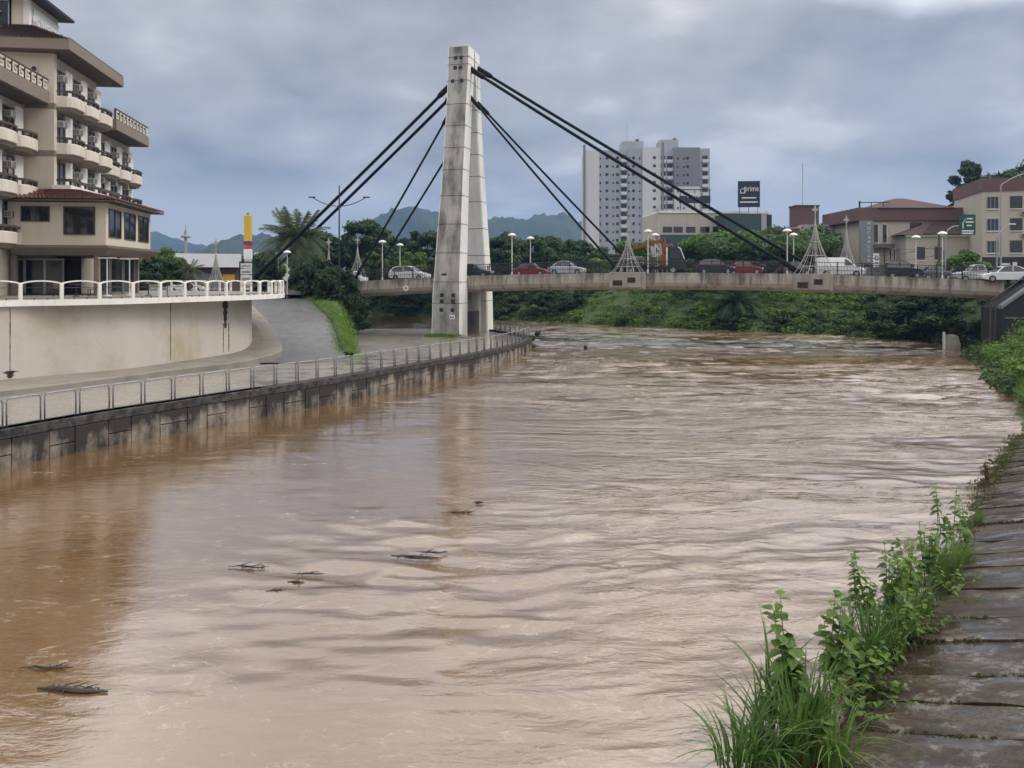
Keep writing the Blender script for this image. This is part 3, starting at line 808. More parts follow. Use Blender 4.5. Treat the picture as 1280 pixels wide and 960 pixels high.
    # red leaved plants on the rear wing balcony
    # --- roof decks with their fretwork parapets
    def deck(x, y0, y1, z0, z1, name):
        b = B(name, x - 4, x, y0, y1, z0 + 0.003, z1, M['brown_trim'], b=0.03)
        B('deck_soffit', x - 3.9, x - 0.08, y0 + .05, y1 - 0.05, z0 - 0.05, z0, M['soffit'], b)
        n = int((y1 - y0) / 0.80); s = (y1 - y0) / n
        B('parapet_rail', x - 0.20, x - 0.04, y0 + .02, y1 - .02, z1 + 0.72, z1 + 0.84, M['dark_wood'])
        for k in range(n):
            ya = y0 + k * s
            m = MB()
            for (a, b2, c, d) in ((.10, .70, .60, .70), (.10, .20, .06, .60), (.20, .66, .06, .16), (.56, .66, .16, .42), (.36, .56, .33, .42)):
                m.box(x - 0.18, x - 0.06, ya + a * s / .8, ya + b2 * s / .8, z1 + c, z1 + d)
            P('fret_block', m, M['balcony'])
            B('parapet_post', x - 0.19, x - 0.05, ya - .03, ya + .05, z1, z1 + .72, M['dark_wood'])
    deck(-0.30, -16, -0.04, 18.25, 19.12, 'deck_fascia')
    deck(1.10, 8.6, 16.6, 18.15, 19.02, 'deck_fascia')
    # --- main eave, hipped tile roof, roof house
    ev = MB().bbox(-9.5, 1.30, -0.85, 9.6, 21.75, 22.52, 0.03)
    e = P('eave_fascia', ev, M['brown_trim'])
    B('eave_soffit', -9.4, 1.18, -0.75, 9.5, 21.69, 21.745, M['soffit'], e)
    def tiles(name, A, Bq, C, D, nu, mat):
        """curved clay tiles in courses on the slope A-B (eave) to D-C (ridge)"""
        A, Bq, C, D = map(Vector, (A, Bq, C, D)); m = MB()
        nrm = (Bq - A).cross(D - A).normalized()
        if nrm.z < 0: nrm = -nrm
        nv = 5
        for i in range(nu):
            for j in range(nv):
                p = lambda u, v: A.lerp(Bq, u).lerp(D.lerp(C, u), v)
                u0, u1, v0, v1 = i / nu, (i + 1) / nu, j / nv, (j + 1) / nv
                a, b, c, d = p(u0, v0), p(u1, v0), p(u1, v1), p(u0, v1)
                m1, m2 = (a + b) / 2 + nrm * .16, (d + c) / 2 + nrm * .09
                m.add([a + nrm * .035, m1, b + nrm * .035, c, m2, d], [(0, 1, 4, 5), (1, 2, 3, 4), (0, 2, 1)])
        o = P(name, m, mat); o['kind'] = 'stuff'
        return o
    t1 = 22.45
    tiles('front_roof_tiles', (-6, -.8, t1), (1.25, -.8, t1), (-1.45, -.25, 23.45), (-5.6, -.25, 23.45), 26, M['old_tile'])
    tiles('side_roof_tiles', (1.25, -.8, t1), (1.25, 9.5, t1), (-1.45, 4.5, 23.45), (-1.45, -.25, 23.45), 34, M['old_tile'])
    P('roof_underlay', MB().loft([[(-9.3, -.78, 22.4), (1.22, -.78, 22.4), (1.22, 9.5, 22.4), (-9.3, 9.5, 22.4)], [(-5.6, -.24, 23.42), (-1.45, -.24, 23.42), (-1.45, 4.5, 23.42), (-5.6, 4.5, 23.42)]]), M['dark_wood'])
    h = B('roof_house', -2.6, -1.5, -0.2, 4.35, 22.6, 25.3, M['cream'])
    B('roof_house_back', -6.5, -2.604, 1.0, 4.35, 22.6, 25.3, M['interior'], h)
    B('corner_post', -1.85, -1.49, -0.22, 0.12, 22.8, 25.3, M['white_trim'], h)
    B('sign_board', -1.495, -1.42, 0.35, 4.25, 23.1, 24.85, M['tower_white'])
    for o2 in (text('lettering', 'HOTEL GERON', 0.80, M['white'], root, (-1.40, 2.3, 23.95 + Z), (pi / 2, 0, pi / 2), 0.03, sx=0.78),): pass
    B('glass_screen', -5.2, -2.7, -.28, -.22, 22.7, 25.0, M['glass'])
    m = MB()
    for x in (-5.2, -4.0, -2.75): m.box(x, x + .07, -.34, -.27, 22.7, 25.1)
    m.box(-5.2, -2.7, -.335, -.275, 25.0, 25.1); m.tube([(-5.6, -.42, 23.0), (-3.1, -.42, 24.3)], .035); m.tube([(-5.6, -.42, 22.5), (-3.1, -.42, 23.3)], .03)
    P('steel_stair_rail', m, M['metal_grey'])
    P('roof_house_roof', MB().loft([[(-7, -1.2, 25.25), (-.6, -1.2, 25.25), (-.6, 4.9, 25.25), (-7, 4.9, 25.25)], [(-7, -1.2, 25.42), (-.58, -1.22, 25.42), (-.58, 4.92, 25.42), (-7, 4.92, 25.42)], [(-5, 1, 26.7), (-3, 1, 26.7), (-3, 3, 26.7), (-5, 3, 26.7)]]), M['black'])
    # --- restaurant pavilion in front of the tower
    px0, px1, py0, py1 = -1.75, 4.2, -2.6, 6.6
    def framed(name, x0, x1, y0, y1, z0, z1, nx=2, axis='y', frame='dark_wood'):
        """window in a wall: pane set back inside a proud frame"""
        m = MB(); t = .07
        if axis == 'y':
            w = B(name, x0, x1, y0 - .012, y0 + .05, z0, z1, M['glass'])
            for k in range(nx + 1):
                xx = x0 + (x1 - x0 - t) * k / nx; m.box(xx, xx + t, y0 - .06, y0 + .02, z0, z1)
            m.box(x0 + .001, x1 - .001, y0 - .055, y0 + .02, z0 - .001, z0 + t); m.box(x0 + .001, x1 - .001, y0 - .055, y0 + .02, z1 - t, z1 + .001)
        else:
            w = B(name, x1 - .05, x1 + .012, y0, y1, z0, z1, M['glass'])
            for k in range(nx + 1):
                yy = y0 + (y1 - y0 - t) * k / nx; m.box(x1 - .02, x1 + .06, yy, yy + t, z0, z1)
            m.box(x1 - .02, x1 + .055, y0 + .001, y1 - .001, z0 - .001, z0 + t); m.box(x1 - .02, x1 + .055, y0 + .001, y1 - .001, z1 - t, z1 + .001)
        P('frame', m, M[frame], w)
    B('pavilion_wall', px0, px1, py0, py1, 8.66, 11.42, M['cream'])
    P('pavilion_soffit_band', MB().loft([[(px0, py0 + .7, 8.02), (px1 - .35, py0 + .7, 8.02), (px1 + .0, py1 - .4, 8.02), (px0, py1 - .4, 8.02)], [(px0, py0 + .02, 8.50), (px1 + .16, py0 + .02, 8.50), (px1 + .75, py1, 8.50), (px0, py1, 8.50)], [(px0, py0, 8.655), (px1 + .2, py0 - .02, 8.655), (px1 + .8, py1, 8.655), (px0, py1, 8.655)]]), M['brown_trim'])
    framed('window', -0.95, 0.80, py0, py0, 10.15, 11.15, 2)
    framed('picture_window', 1.62, 3.55, py0, py0, 9.32, 11.15, 1)
    for k in range(3): framed('window', px1, px1, py0 + .45 + k * 2.95, py0 + 2.75 + k * 2.95, 9.20, 11.10, 2, 'x', 'dark_wood')
    ez = 11.45; rx = px1 + .78; ry0 = py0 - .75; ry1 = py1 + .8
    P('pavilion_roof_base', MB().loft([[(px0, ry0, ez), (rx, ry0, ez), (rx, ry1, ez), (px0, ry1, ez)], [(px0, ry0, ez + .10), (rx, ry0, ez + .10), (rx, ry1, ez + .10), (px0, ry1, ez + .10)], [(px0, -.3, 12.42), (1.25, -.3, 12.42), (1.25, ry1 - 1.5, 12.42), (px0, ry1 - 1.5, 12.42)]]), M['dark_wood'])
    tiles('pavilion_front_tiles', (px0, ry0, ez + .12), (rx, ry0, ez + .12), (1.25, -.3, 12.45), (px0, -.3, 12.45), 26, M['tile'])
    tiles('pavilion_side_tiles', (rx, ry0, ez + .12), (rx, ry1, ez + .12), (1.25, ry1 - 1.5, 12.45), (1.25, -.3, 12.45), 36, M['tile'])
    B('roof_terrace_parapet', 0.02, 1.22, -.42, 8.9, 12.3, 12.78, M['white_trim'])
    m = MB()
    m.box(0.3, 1.2, -.40, -.25, 13.02, 13.2); m.box(1.06, 1.21, -.42, 8.9, 13.02, 13.205)
    for k in range(8): m.cbox((1.13, -.2 + k * 1.27, 12.9), .15, .15, .26)
    P('roof_terrace_rail', m, M['dark_wood'])
    # --- ground floor: columns, glazing, doors, recess
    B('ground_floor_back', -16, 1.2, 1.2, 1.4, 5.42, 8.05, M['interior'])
    for x, y in ((3.35, py0 + .85), (3.35, py1 - .5), (-1.7, py0 + .85), (-3.1, -3.4), (-3.1, -9)):
        B('column', x - .16, x + .16, y - .16, y + .16, 5.42, 8.04, M['brown_trim'], b=.02)
    for k, (x0, x1) in enumerate(((-4.2, -2.9), (-2.86, -1.55), (-1.5, -0.3), (-.25, 0.9))):
        w = B('ground_floor_glazing', x0, x1, -.75, -.70, 5.5, 7.75, M['glass'])
        m = MB()
        m.box(x0 - .03, x0 + .05, -.80, -.66, 5.45, 7.85); m.box(x1 - .05, x1 + .0, -.80, -.66, 5.45, 7.85); m.box(x0 + .05, x1 - .05, -.795, -.665, 7.72, 7.80)
        P('frame', m, M['metal_grey'], w)
    for k in range(3):
        y0 = -1.9 + k * 2.6
        w = B('side_glazing', 3.28, 3.33, y0, y0 + 2.4, 5.5, 7.9, M['glass'])
        m = MB()
        for yy in (y0, y0 + 2.34): m.box(3.26, 3.38, yy, yy + .06, 5.45, 7.98)
        P('frame', m, M['metal_grey'], w)
    B('entrance_wall', -9, -4.4, -2.4, -2.2, 5.42, 8.5, M['brown_trim'])
build_hotel()
# things on the forecourt
def table_set(x, y, k, lab):
    t = thing('patio_table', lab, 'table', (x, y, 5.42), k)
    MB().lathe([(.42, .70), (.42, .74)], 14).obj('tabletop', M['dark_wood'], t)
    MB().lathe([(.22, 0), (.20, .03), (.035, .06), (.035, .70)], 10).obj('pedestal', M['black'], t)
def patio_chair(x, y, rz, lab):
    t = thing('patio_chair', lab, 'chair', (x, y, 5.42), rz)
    MB().bbox(-.22, .22, -.22, .22, .42, .47, .02).obj('seat', M['dark_wood'], t)
    MB().bbox(-.22, .22, .19, .23, .47, .9, .02).obj('backrest', M['dark_wood'], t)
    for a in (-.19, .19):
        for b in (-.19, .19): MB().box(a - .02, a + .02, b - .02, b + .02, 0, .42).obj('leg', M['black'], t)
table_set(-25.6, 47.0, 0, 'round dark patio table behind the second arched bay')
table_set(-22.9, 50.4, 0, 'round dark patio table by the pavilion corner')
patio_chair(-26.5, 46.8, 1.3, 'dark patio chair left of the table behind the second bay')
patio_chair(-24.9, 47.5, -1.4, 'dark patio chair right of the table behind the second bay')
patio_chair(-22.1, 50.8, -1.2, 'dark patio chair beside the table by the pavilion corner')
def parasol(x, y, lab):
    t = thing('folded_parasol', lab, 'parasol', (x, y, 5.42))
    MB().lathe([(.26, 0), (.26, .06), (.04, .08), (.03, 2.35)], 10).obj('pole', M['off_white'], t)
    MB().box(-.55, .55, -.04, .04, 2.28, 2.36).obj('arm', M['off_white'], t)
parasol(-24.6, 48.6, 'white T shaped parasol post left of the pavilion corner column')
parasol(-24.0, 50.2, 'white T shaped parasol post right of the pavilion corner column')

# ------------------------------------------------------------------ bridge
BA = R(14)
D = Vector((math.cos(BA), -math.sin(BA), 0)); N = Vector((math.sin(BA), math.cos(BA), 0))
C0 = Vector((-5.05, 84.75, 0))
HW = 3.5
def dz(s): return 7.10 - 0.0009 * (s - 20) ** 2
def bp(s, o, z): return C0 + D * s + N * o + Vector((0, 0, z))
def build_bridge():
    root = thing('cable_stayed_bridge', 'concrete cable stayed bridge with a single tall pylon crossing the river', 'bridge', C0, -BA)
    # local x runs along the deck, y away from the camera
    S0, S1 = -17.0, 50.0
    rings = []
    for k in range(49):
        s = S0 + (S1 - S0) * k / 48; z = dz(s)
        rings.append([(s, -HW, z), (s, -HW - .02, z - .55), (s, -HW + .02, z - .95), (s, -HW + .22, z - 1.3), (s, -HW + .65, z - 1.55), (s, -HW + 1.2, z - 1.62),
                      (s, HW - 1.2, z - 1.62), (s, HW - .65, z - 1.55), (s, HW - .22, z - 1.3), (s, HW - .02, z - .95), (s, HW + .02, z - .55), (s, HW, z),
                      (s, HW - .5, z), (s, HW - .55, z - .16), (s, -HW + .55, z - .16), (s, -HW + .5, z)])
    t = NT('girder_concrete')
    st = t.noise(1.5, 5, .68, sc=(1, 1, .12)); bl = t.noise(.35, 4, .6)
    zz = t.n('ShaderNodeSeparateXYZ'); t.put(t.tc.outputs['UV'], zz.inputs[0])
    top = t.ramp(zz.outputs[1], [(0.0, 0.0), (0.45, 0.25), (0.9, 1.0)])
    k = t.math('ADD', t.math('MULTIPLY', st, .7), t.math('MULTIPLY', bl, .3))
    k = t.math('ADD', k, t.math('MULTIPLY_ADD', top, .12, -.05))
    g = t.noise(6, 4, .7)
    col = t.mix(g, (.36, .32, .265), (.47, .42, .35))
    col = t.mix(t.math('MULTIPLY', t.ramp(k, [(.46, 0), (.62, 1)]), .85), col, (.075, .066, .055))
    rst = t.ramp(t.noise(.5, 3, .6, off=(3, 8, 1)), [(.60, 0), (.72, 1)])
    col = t.mix(t.math('MULTIPLY', rst, .45), col, (.24, .14, .09))
    gm_ = t.set(col=col, rough=.88, normal=t.bump(g, .2, .02))
    go = MB().loft(rings).obj('girder', gm_, root)
    me = go.data; uv = me.uv_layers.new(name='UVMap')
    for l in me.loops:
        p = me.vertices[l.vertex_index].co
        uv.data[l.index].uv = (p.x / 60, 1 - (dz(p.x) - p.z) / 1.62)
    for s in (-9.5, -3.3, 5.5, 11, 16.4, 24.5, 29.8, 38.2, 43, 47):
        z = dz(s); MB().box(s - .012, s + .012, -HW - .026, -HW - .003, z - 1.0, z - .02).obj('girder_joint', M['stain'], root)
    # wearing surface
    rows = [[(s, o, dz(s) - .15) for o in (-HW + .56, HW - .56)] for s in [S0 + (S1 - S0) * k / 48 for k in range(49)]]
    link('roadway', numesh('roadway', np.array(rows).reshape(-1, 3), grid_faces(49, 2), M['street']), root)
    rows = [[(s, o, dz(s) - .146) for o in (-.06, .06)] for s in [S0 + (S1 - S0) * k / 48 for k in range(49)]]
    link('centre_line', numesh('centre_line', np.array(rows).reshape(-1, 3), grid_faces(49, 2), M['yellow']), root)
    # parapet railings
    for side, o in (('near', -HW + .12), ('far', HW - .12)):
        m = MB(); 
        for zz_ in (.42, .78, 1.12): m.tube([(S0 + (S1 - S0) * k / 24, o, dz(S0 + (S1 - S0) * k / 24) + zz_) for k in range(25)], .035 if zz_ > 1 else .025, 5)
        rail = m.obj('railing', M['black'], root)
        m = MB(); s = S0 + .1
        while s < S1:
            m.box(s - .011, s + .011, o - .011, o + .011, dz(s) + .02, dz(s) + 1.1); s += .24
        b = m.obj('balusters', M['black'], rail); b['kind'] = 'stuff'
        s = S0 + .2; pm = MB().box(-.04, .04, -.05, .05, 0, 1.2).mesh('post', M['black'])
        while s < S1:
            link('post', pm, rail, (s, o, dz(s))); s += 2.05
    # anchor blocks under the stay anchorages and light trees
    for s, o in ((17.4, -HW), (34.2, -HW)):
        z = dz(s)
        a = MB().bbox(s - 1.55, s + 1.5, o - .55, o + .2, z - 1.42, z + .06, .03).obj('anchor_block', M['girder'], root)
        MB().box(s - 1.2, s - .3, o - .58, o - .5, z - 1.25, z - .72).obj('recess_plate', M['stain'], a)
        MB().box(s + .2, s + .95, o - .575, o - .5, z - .95, z - .45).obj('recess_plate', M['stain'], a)
        MB().bbox(s + 1.5, s + 1.9, o - .35, o + .2, z - 1.55, z + .05, .03).obj('anchor_rib', M['girder'], a)
    # round clearance mark on the girder
    d = MB().disc((-5.2, -HW - .05, dz(-5.2) - .98), (0, 1, 0), .30, .03).obj('round_mark', M['white'], root)
    MB().disc((-5.2, -HW - .075, dz(-5.2) - .98), (0, 1, 0), .15, .02).obj('mark_centre', M['metal_grey'], d)
    # --- pylon: two leaning legs that meet at the top, hollow between
    pyl = link('pylon', None, root); 
    def leg(sgn):
        H_ = [(0.2, 4.95, 3.05, 2.5), (5.0, 4.75, 2.95, 2.4), (6.6, 4.62, 2.78, 2.3), (11.0, 3.95, 2.62, 2.15), (17.5, 2.90, 2.34, 1.9), (19.3, 2.55, 2.32, 1.85), (24.6, 1.75, 2.26, 1.75), (26.0, 1.42, 2.30, 1.9), (30.6, 0.96, 2.30, 1.88)]
        r = []
        for z, o, w, d in H_:
            c = .12; y0 = sgn * o - d / 2; y1 = sgn * o + d / 2; x = w / 2
            r.append([(-x + c, y0, z), (x - c, y0, z), (x, y0 + c, z), (x, y1 - c, z), (x - c, y1, z), (-x + c, y1, z), (-x, y1 - c, z), (-x, y0 + c, z)])
        return MB().loft(r), H_
    for sgn, mat in ((-1, 'pylon'), (1, 'pylon_pale')):
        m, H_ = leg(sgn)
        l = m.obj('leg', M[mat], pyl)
        l.data.materials.append(M['pylon_pale'])
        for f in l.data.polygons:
            if abs(f.normal.x) > .6: f.material_index = 1  # side faces coloured paler to imitate sky light falling on them
        def face(z):
            for (za, oa, wa, da), (zb, ob, wb, db) in zip(H_, H_[1:]):
                if za <= z <= zb:
                    f = (z - za) / (zb - za); return [a + (b - a) * f for a, b in ((oa, ob), (wa, wb), (da, db))]
        for z in (4.1, 6.2, 9.1, 12.0, 14.9, 17.6, 19.9, 22.2, 24.5, 27.0, 28.7, 29.5):
            o, w, d = face(z); y0, y1 = sgn * o - d / 2, sgn * o + d / 2
            MB().box(-w / 2 - .012, w / 2 + .012, y0 - .012, y1 + .012, z - .022, z + .022).obj('pour_joint', M['stain'], l)
        if sgn < 0:
            for z, xs in ((29.5 - .1, (-.30, .28)), (28.35, (-.32, .25)), (26.95, (-.55, .42)), (4.9, (-.45, .72)), (4.15 + .15, (-.45, .70)), (3.45, (-.48, .66))):
                o, w, d = face(z); y0 = -o - d / 2
                sl = 0
                for x in xs:
                    MB().bbox(x - .19, x + .19, y0 - .05, y0 + .06, z - .19, z + .19, .03).obj('anchor_pocket', M['black'], l)
            o, w, d = face(2.75); MB().box(.38, .92, -o - d / 2 - .05, -o - d / 2 + .02, 2.55, 2.95).obj('level_plate', M['white'], l)
            o, w, d = face(2.75); MB().box(.46, .60, -o - d / 2 - .07, -o - d / 2, 2.66, 2.82).obj('plate_mark', M['black'], l)
            o, w, d = face(2.75); MB().box(.68, .82, -o - d / 2 - .07, -o - d / 2, 2.66, 2.82).obj('plate_mark', M['black'], l)
            o, w, d = face(7.0); MB().box(-.55, -.05, -o - d / 2 - .05, -o - d / 2 + .05, 6.85, 7.05).obj('drain_slot', M['black'], l)
    MB().box(-1.12, 1.12, -1.1, 1.1, 25.4, 30.55).obj('pylon_head', M['pylon'], pyl)
    MB().box(-1.02, 1.02, -.95, .95, 30.55, 30.66).obj('pylon_cap', M['pylon'], pyl)
    # cross wall with a chamfered dark opening
    w = MB()
    w.box(-.85, .85, -3.75, 3.75, 3.1, 5.3); w.box(-.85, .85, -3.75, -2.7, .3, 3.1); w.box(-.85, .85, 2.7, 3.75, .3, 3.1)
    w.prism([(-.85, -2.7), (-.85, -1.9), (.85, -1.9), (.85, -2.7)], 2.85, 3.1)
    w.obj('cross_wall', M['pylon'], pyl)
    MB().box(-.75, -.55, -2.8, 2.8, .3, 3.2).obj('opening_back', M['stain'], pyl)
    # --- stay cables, each a steel tube with a socket at the pylon
    def stay(sgn, ztop, s_low, xtop, r, zl=None):
        r *= 1.18
        o = sgn * (HW - .12)
        ot = sgn * (1.2 if ztop > 24 else 1.85)
        a = Vector((xtop, ot, ztop)); b = Vector((s_low, o, dz(s_low) + .05 if zl is None else zl))
        n = (b - a)
        pts = [a + n * (k / 10) - Vector((0, 0, 0.012 * n.length * 4 * (k / 10) * (1 - k / 10) * .35)) for k in range(11)]
        c = MB().tube(pts, r, 7).obj('stay_cable', M['cable'], root, True)
        MB().tube([a, a + n.normalized() * 1.7, a + n.normalized() * 2.0], [r * 1.7, r * 1.7, r * 1.05], 8).obj('socket', M['cable'], c)
        MB().tube([b - n.normalized() * 2.6, b - n.normalized() * 1.2, b], [r * 1.05, r * 1.5, r * 1.5], 8).obj('socket', M['cable'], c)
    for sgn, sl in ((-1, -22.7), (1, -25.5)): stay(sgn, 26.95, sl, -1.0, .15, 6.7)
    for sgn, sl, zt in ((-1, -11.1, 24.3), (1, -12.4, 22.2)): stay(sgn, zt, sl, -1.0, .10)
    for sgn, sl in ((-1, 33.4), (1, 36.4)): stay(sgn, 28.75 + .35 * sgn, sl, 1.0, .14)
    for sgn, sl in ((-1, 16.8), (1, 18.2)): stay(sgn, 25.5, sl, 1.0, .10)
    # abutment
    MB().box(-21, -17.02, -HW - .3, HW + .3, 2.5, dz(-17) - .02).obj('abutment', M['girder'], root)
build_bridge()
# earth behind the abutment carries the street up to the deck
# ------------------------------------------------------------------ vehicles on the bridge and street
PAINT = {}
def paint(name, c, metal=0.1):
    if name not in PAINT:
        t = NT(name); PAINT[name] = t.set(col=t.mix(t.noise(2, 3), dk(c, .88), dk(c, 1.1)), rough=0.3, metal=metal, coat=0.25)
    return PAINT[name]
PROF = {
 # side outlines: lower body (x, z), glasshouse (x, z) in fractions of length and metres of height
 'sedan': ([(0, .42), (.01, .62), (.04, .80), (.17, .88), (.68, .86), (.86, .80), (.97, .66), (1, .50), (.99, .30), (.9, .22), (.08, .22), (.01, .30)], [(.10, .86), (.26, 1.33), (.36, 1.43), (.52, 1.43), (.60, 1.36), (.74, .84)]),
 'hatch': ([(0, .45), (.005, .70), (.03, .88), (.2, .92), (.70, .88), (.88, .80), (.98, .66), (1, .48), (.99, .30), (.9, .22), (.08, .22), (.01, .32)], [(.02, .90), (.10, 1.36), (.22, 1.49), (.50, 1.50), (.60, 1.42), (.77, .87)]),
 'suv': ([(0, .5), (.005, .75), (.03, .98), (.2, 1.0), (.70, .98), (.90, .92), (.985, .76), (1, .52), (.99, .34), (.9, .26), (.08, .26), (.01, .36)], [(.02, .98), (.08, 1.48), (.18, 1.63), (.52, 1.63), (.60, 1.55), (.74, .97)]),
 'van': ([(0, .45), (0, .8), (.005, 1.0), (.3, 1.02), (.72, .98), (.90, .88), (.985, .70), (1, .50), (.99, .30), (.9, .22), (.08, .22), (.01, .32)], [(.005, 1.0), (.012, 1.62), (.03, 1.80), (.55, 1.80), (.64, 1.70), (.82, .95)]),
 'pickup': ([(0, .5), (.0, .80), (.02, 1.0), (.38, 1.0), (.70, .98), (.90, .92), (.985, .76), (1, .52), (.99, .34), (.9, .28), (.08, .28), (.01, .36)], [(.36, .98), (.40, 1.50), (.45, 1.60), (.56, 1.60), (.62, 1.52), (.75, .97)]),
}
def vehicle(name, label, cat, kind, L, mat, loc, rz, w=1.68, group='vehicles queuing on the bridge'):
    t = thing(name, label, cat, loc, rz, group)
    low, up = PROF[kind]; h = w / 2
    X = lambda f: (f - .5) * L
    zb, zt = min(z for _, z in up), max(z for _, z in up)
    inset = lambda z: h - .03 - .20 * max(0, (z - zb) / (zt - zb))
    def sec(poly, y, k=1.0):
        cx = sum(p[0] for p in poly) / len(poly); cz = sum(p[1] for p in poly) / len(poly)
        return [(X(cx + (x - cx) * k), y, cz + (z - cz) * k) for x, z in poly]
    MB().loft([sec(low, -h, .95), sec(low, -h + .07), sec(low, h - .07), sec(low, h, .95)]).obj('body', mat, t)
    MB().loft([[(X(x), s * (inset(z)), z) for x, z in up] for s in (-1, 1)]).obj('cabin', mat, t)
    # glass: side windows, windscreen, rear window
    def shrink(poly, a=.86):
        cx = sum(p[0] for p in poly) / len(poly); cz = sum(p[1] for p in poly) / len(poly)
        return [(cx + (x - cx) * a, cz + (z - cz) * a + .01) for x, z in poly]
    win = shrink(up)
    if kind == 'van': win = [(.575, 1.05), (.575, 1.62), (.63, 1.60), (.76, 1.03)]
    for s in (-1, 1):
        g = MB().loft([[(X(x), s * (inset(z) + .012), z) for x, z in win], [(X(x), s * (inset(z) - .03), z) for x, z in win]]).obj('side_window', M['glass'], t)
        if kind != 'van':
            px = X(win[0][0] + .50 * (win[-1][0] - win[0][0]))
            MB().box(px - .04, px + .04, s * (inset((zb + zt) / 2) + .0) - .07, s * (inset((zb + zt) / 2)) + .07, zb, zt - .1).obj('door_pillar', mat, g)
    def slope(a, b, name, e):
        (xa, za), (xb, zc) = a, b
        P = lambda f: (X(xa + (xb - xa) * f) + e * .015, za + (zc - za) * f + .012)
        (x0, z0), (x1, z1) = P(.1), P(.9)
        MB().loft([[(x0, -inset(z0) + .08, z0), (x0, inset(z0) - .08, z0), (x1, inset(z1) - .08, z1), (x1, -inset(z1) + .08, z1)], [(x0 - e * .03, -inset(z0) + .08, z0 - .02), (x0 - e * .03, inset(z0) - .08, z0 - .02), (x1 - e * .03, inset(z1) - .08, z1 - .02), (x1 - e * .03, -inset(z1) + .08, z1 - .02)]]).obj(name, M['glass'], t)
    slope(up[-1], up[-2], 'windscreen', 1)
    if kind != 'van': slope(up[0], up[1], 'rear_window', -1)
    for s in (-1, 1):
        MB().bbox(X(.955), X(.992), s * (h - .30) - .17, s * (h - .30) + .17, .58, .72, .02).obj('headlight', M['lens'], t)
        MB().bbox(X(.001), X(.035), s * (h - .20) - .13, s * (h - .20) + .13, .66, .84, .02).obj('tail_light', M['red_lens'], t)
    tm, rm = WHEEL
    for fx in (.19, .81):
        for s in (-1, 1):
            o = link('wheel', tm, t, (X(fx), s * (h - .09), .31)); link('rim', rm, o, (0, s * .105, 0))
    return t
def wheelmesh():
    def cyl(r, w, seg=16): return MB().loft([[(rr * math.cos(2 * pi * k / seg), y, rr * math.sin(2 * pi * k / seg)) for k in range(seg)] for rr, y in ((r * .9, -w), (r, -w * .7), (r, w * .7), (r * .9, w))])
    return cyl(.31, .1).mesh('wheel', M['rubber']), cyl(.165, .012).mesh('rim', M['metal_grey'])
WHEEL = wheelmesh()
WHITE = paint('white_car_paint', (.74, .75, .76)); SILV = paint('silver_car_paint', (.52, .54, .56), .5); DARK = paint('dark_car_paint', (.022, .024, .032)); RED = paint('red_car_paint', (.20, .014, .02)); GREY = paint('grey_car_paint', (.14, .15, .16), .4)
def s_at(u, o):
    """station on the deck, at lane offset o, seen in the photo at column u"""
    lo, hi = -40, 90
    for _ in range(40):
        m = (lo + hi) / 2; p = bp(m, o, 0)
        if 640 + 1000 * p.x / p.y < u: lo = m
        else: hi = m
    return lo
def on_deck(u0, u1, o, kind, name, label, cat, mat, w=1.68):
    s0, s1 = s_at(u0, o), s_at(u1, o); s = (s0 + s1) / 2
    p = bp(s, o, dz(s) - .15)
    t = vehicle(name, label, cat, kind, s1 - s0, mat, p, -BA, w)
    return t
on_deck(425, 457, 1.4, 'hatch', 'parked_car', 'white car half hidden by the bushes at the left end of the bridge', 'car', WHITE)
on_deck(489, 536, -1.5, 'hatch', 'hatchback_car', 'white hatchback on the bridge left of the pylon', 'car', WHITE)
on_deck(566, 616, -1.5, 'sedan', 'sedan_car', 'dark sedan passing directly behind the pylon leg', 'car', DARK)
on_deck(643, 685, 1.5, 'sedan', 'sedan_car', 'red sedan just right of the pylon', 'car', RED)
on_deck(686, 732, -1.5, 'sedan', 'sedan_car', 'silver white sedan behind the red one near the pylon', 'car', SILV)
on_deck(871, 919, -1.5, 'hatch', 'hatchback_car', 'dark hatchback in front of a red sedan right of the crane truck', 'car', DARK)
on_deck(908, 954, 1.5, 'sedan', 'sedan_car', 'red sedan partly behind the dark hatchback', 'car', RED)
on_deck(980, 1014, 1.5, 'sedan', 'sedan_car', 'dark sedan behind the cable anchorage and paired lamps', 'car', GREY)
on_deck(1020, 1080, -1.5, 'van', 'delivery_van', 'white panel van beside the largest light string tree', 'van', WHITE, 1.75)
on_deck(1104, 1153, -1.6, 'suv', 'suv_car', 'black car with a pale roof edge right of the white van', 'car', DARK)
on_deck(1150, 1190, 1.6, 'sedan', 'sedan_car', 'dark grey sedan in the far lane behind the black car', 'car', GREY)
def on_street(u, Y, L, kind, name, label, mat, rz, z=6.2):
    p = PY(u, 350, Y); vehicle(name, label, 'car', kind, L, mat, (p.x, p.y, z), rz, group='cars on the street beyond the bridge')
on_street(1222, 72.0, 3.9, 'pickup', 'pickup_car', 'silver pickup at the right end of the bridge', SILV, pi - BA)
on_street(1257, 69.5, 4.1, 'sedan', 'sedan_car', 'white sedan at the right end of the bridge behind the pickup', WHITE, pi - BA)
on_street(1281, 80, 4.2, 'hatch', 'hatchback_car', 'dark hatchback cut off by the right edge of the street', DARK, 0.3)
on_street(1168, 88, 4.2, 'sedan', 'sedan_car', 'silver sedan parked before the shop fronts', SILV, 0.1)
on_street(1095, 92, 4.2, 'suv', 'suv_car', 'grey car parked beside the white totem sign', GREY, 0.2)
on_street(232, 92, 4.2, 'sedan', 'sedan_car', 'white car parked by the flat roofed white building', WHITE, 0.3, 4.95)
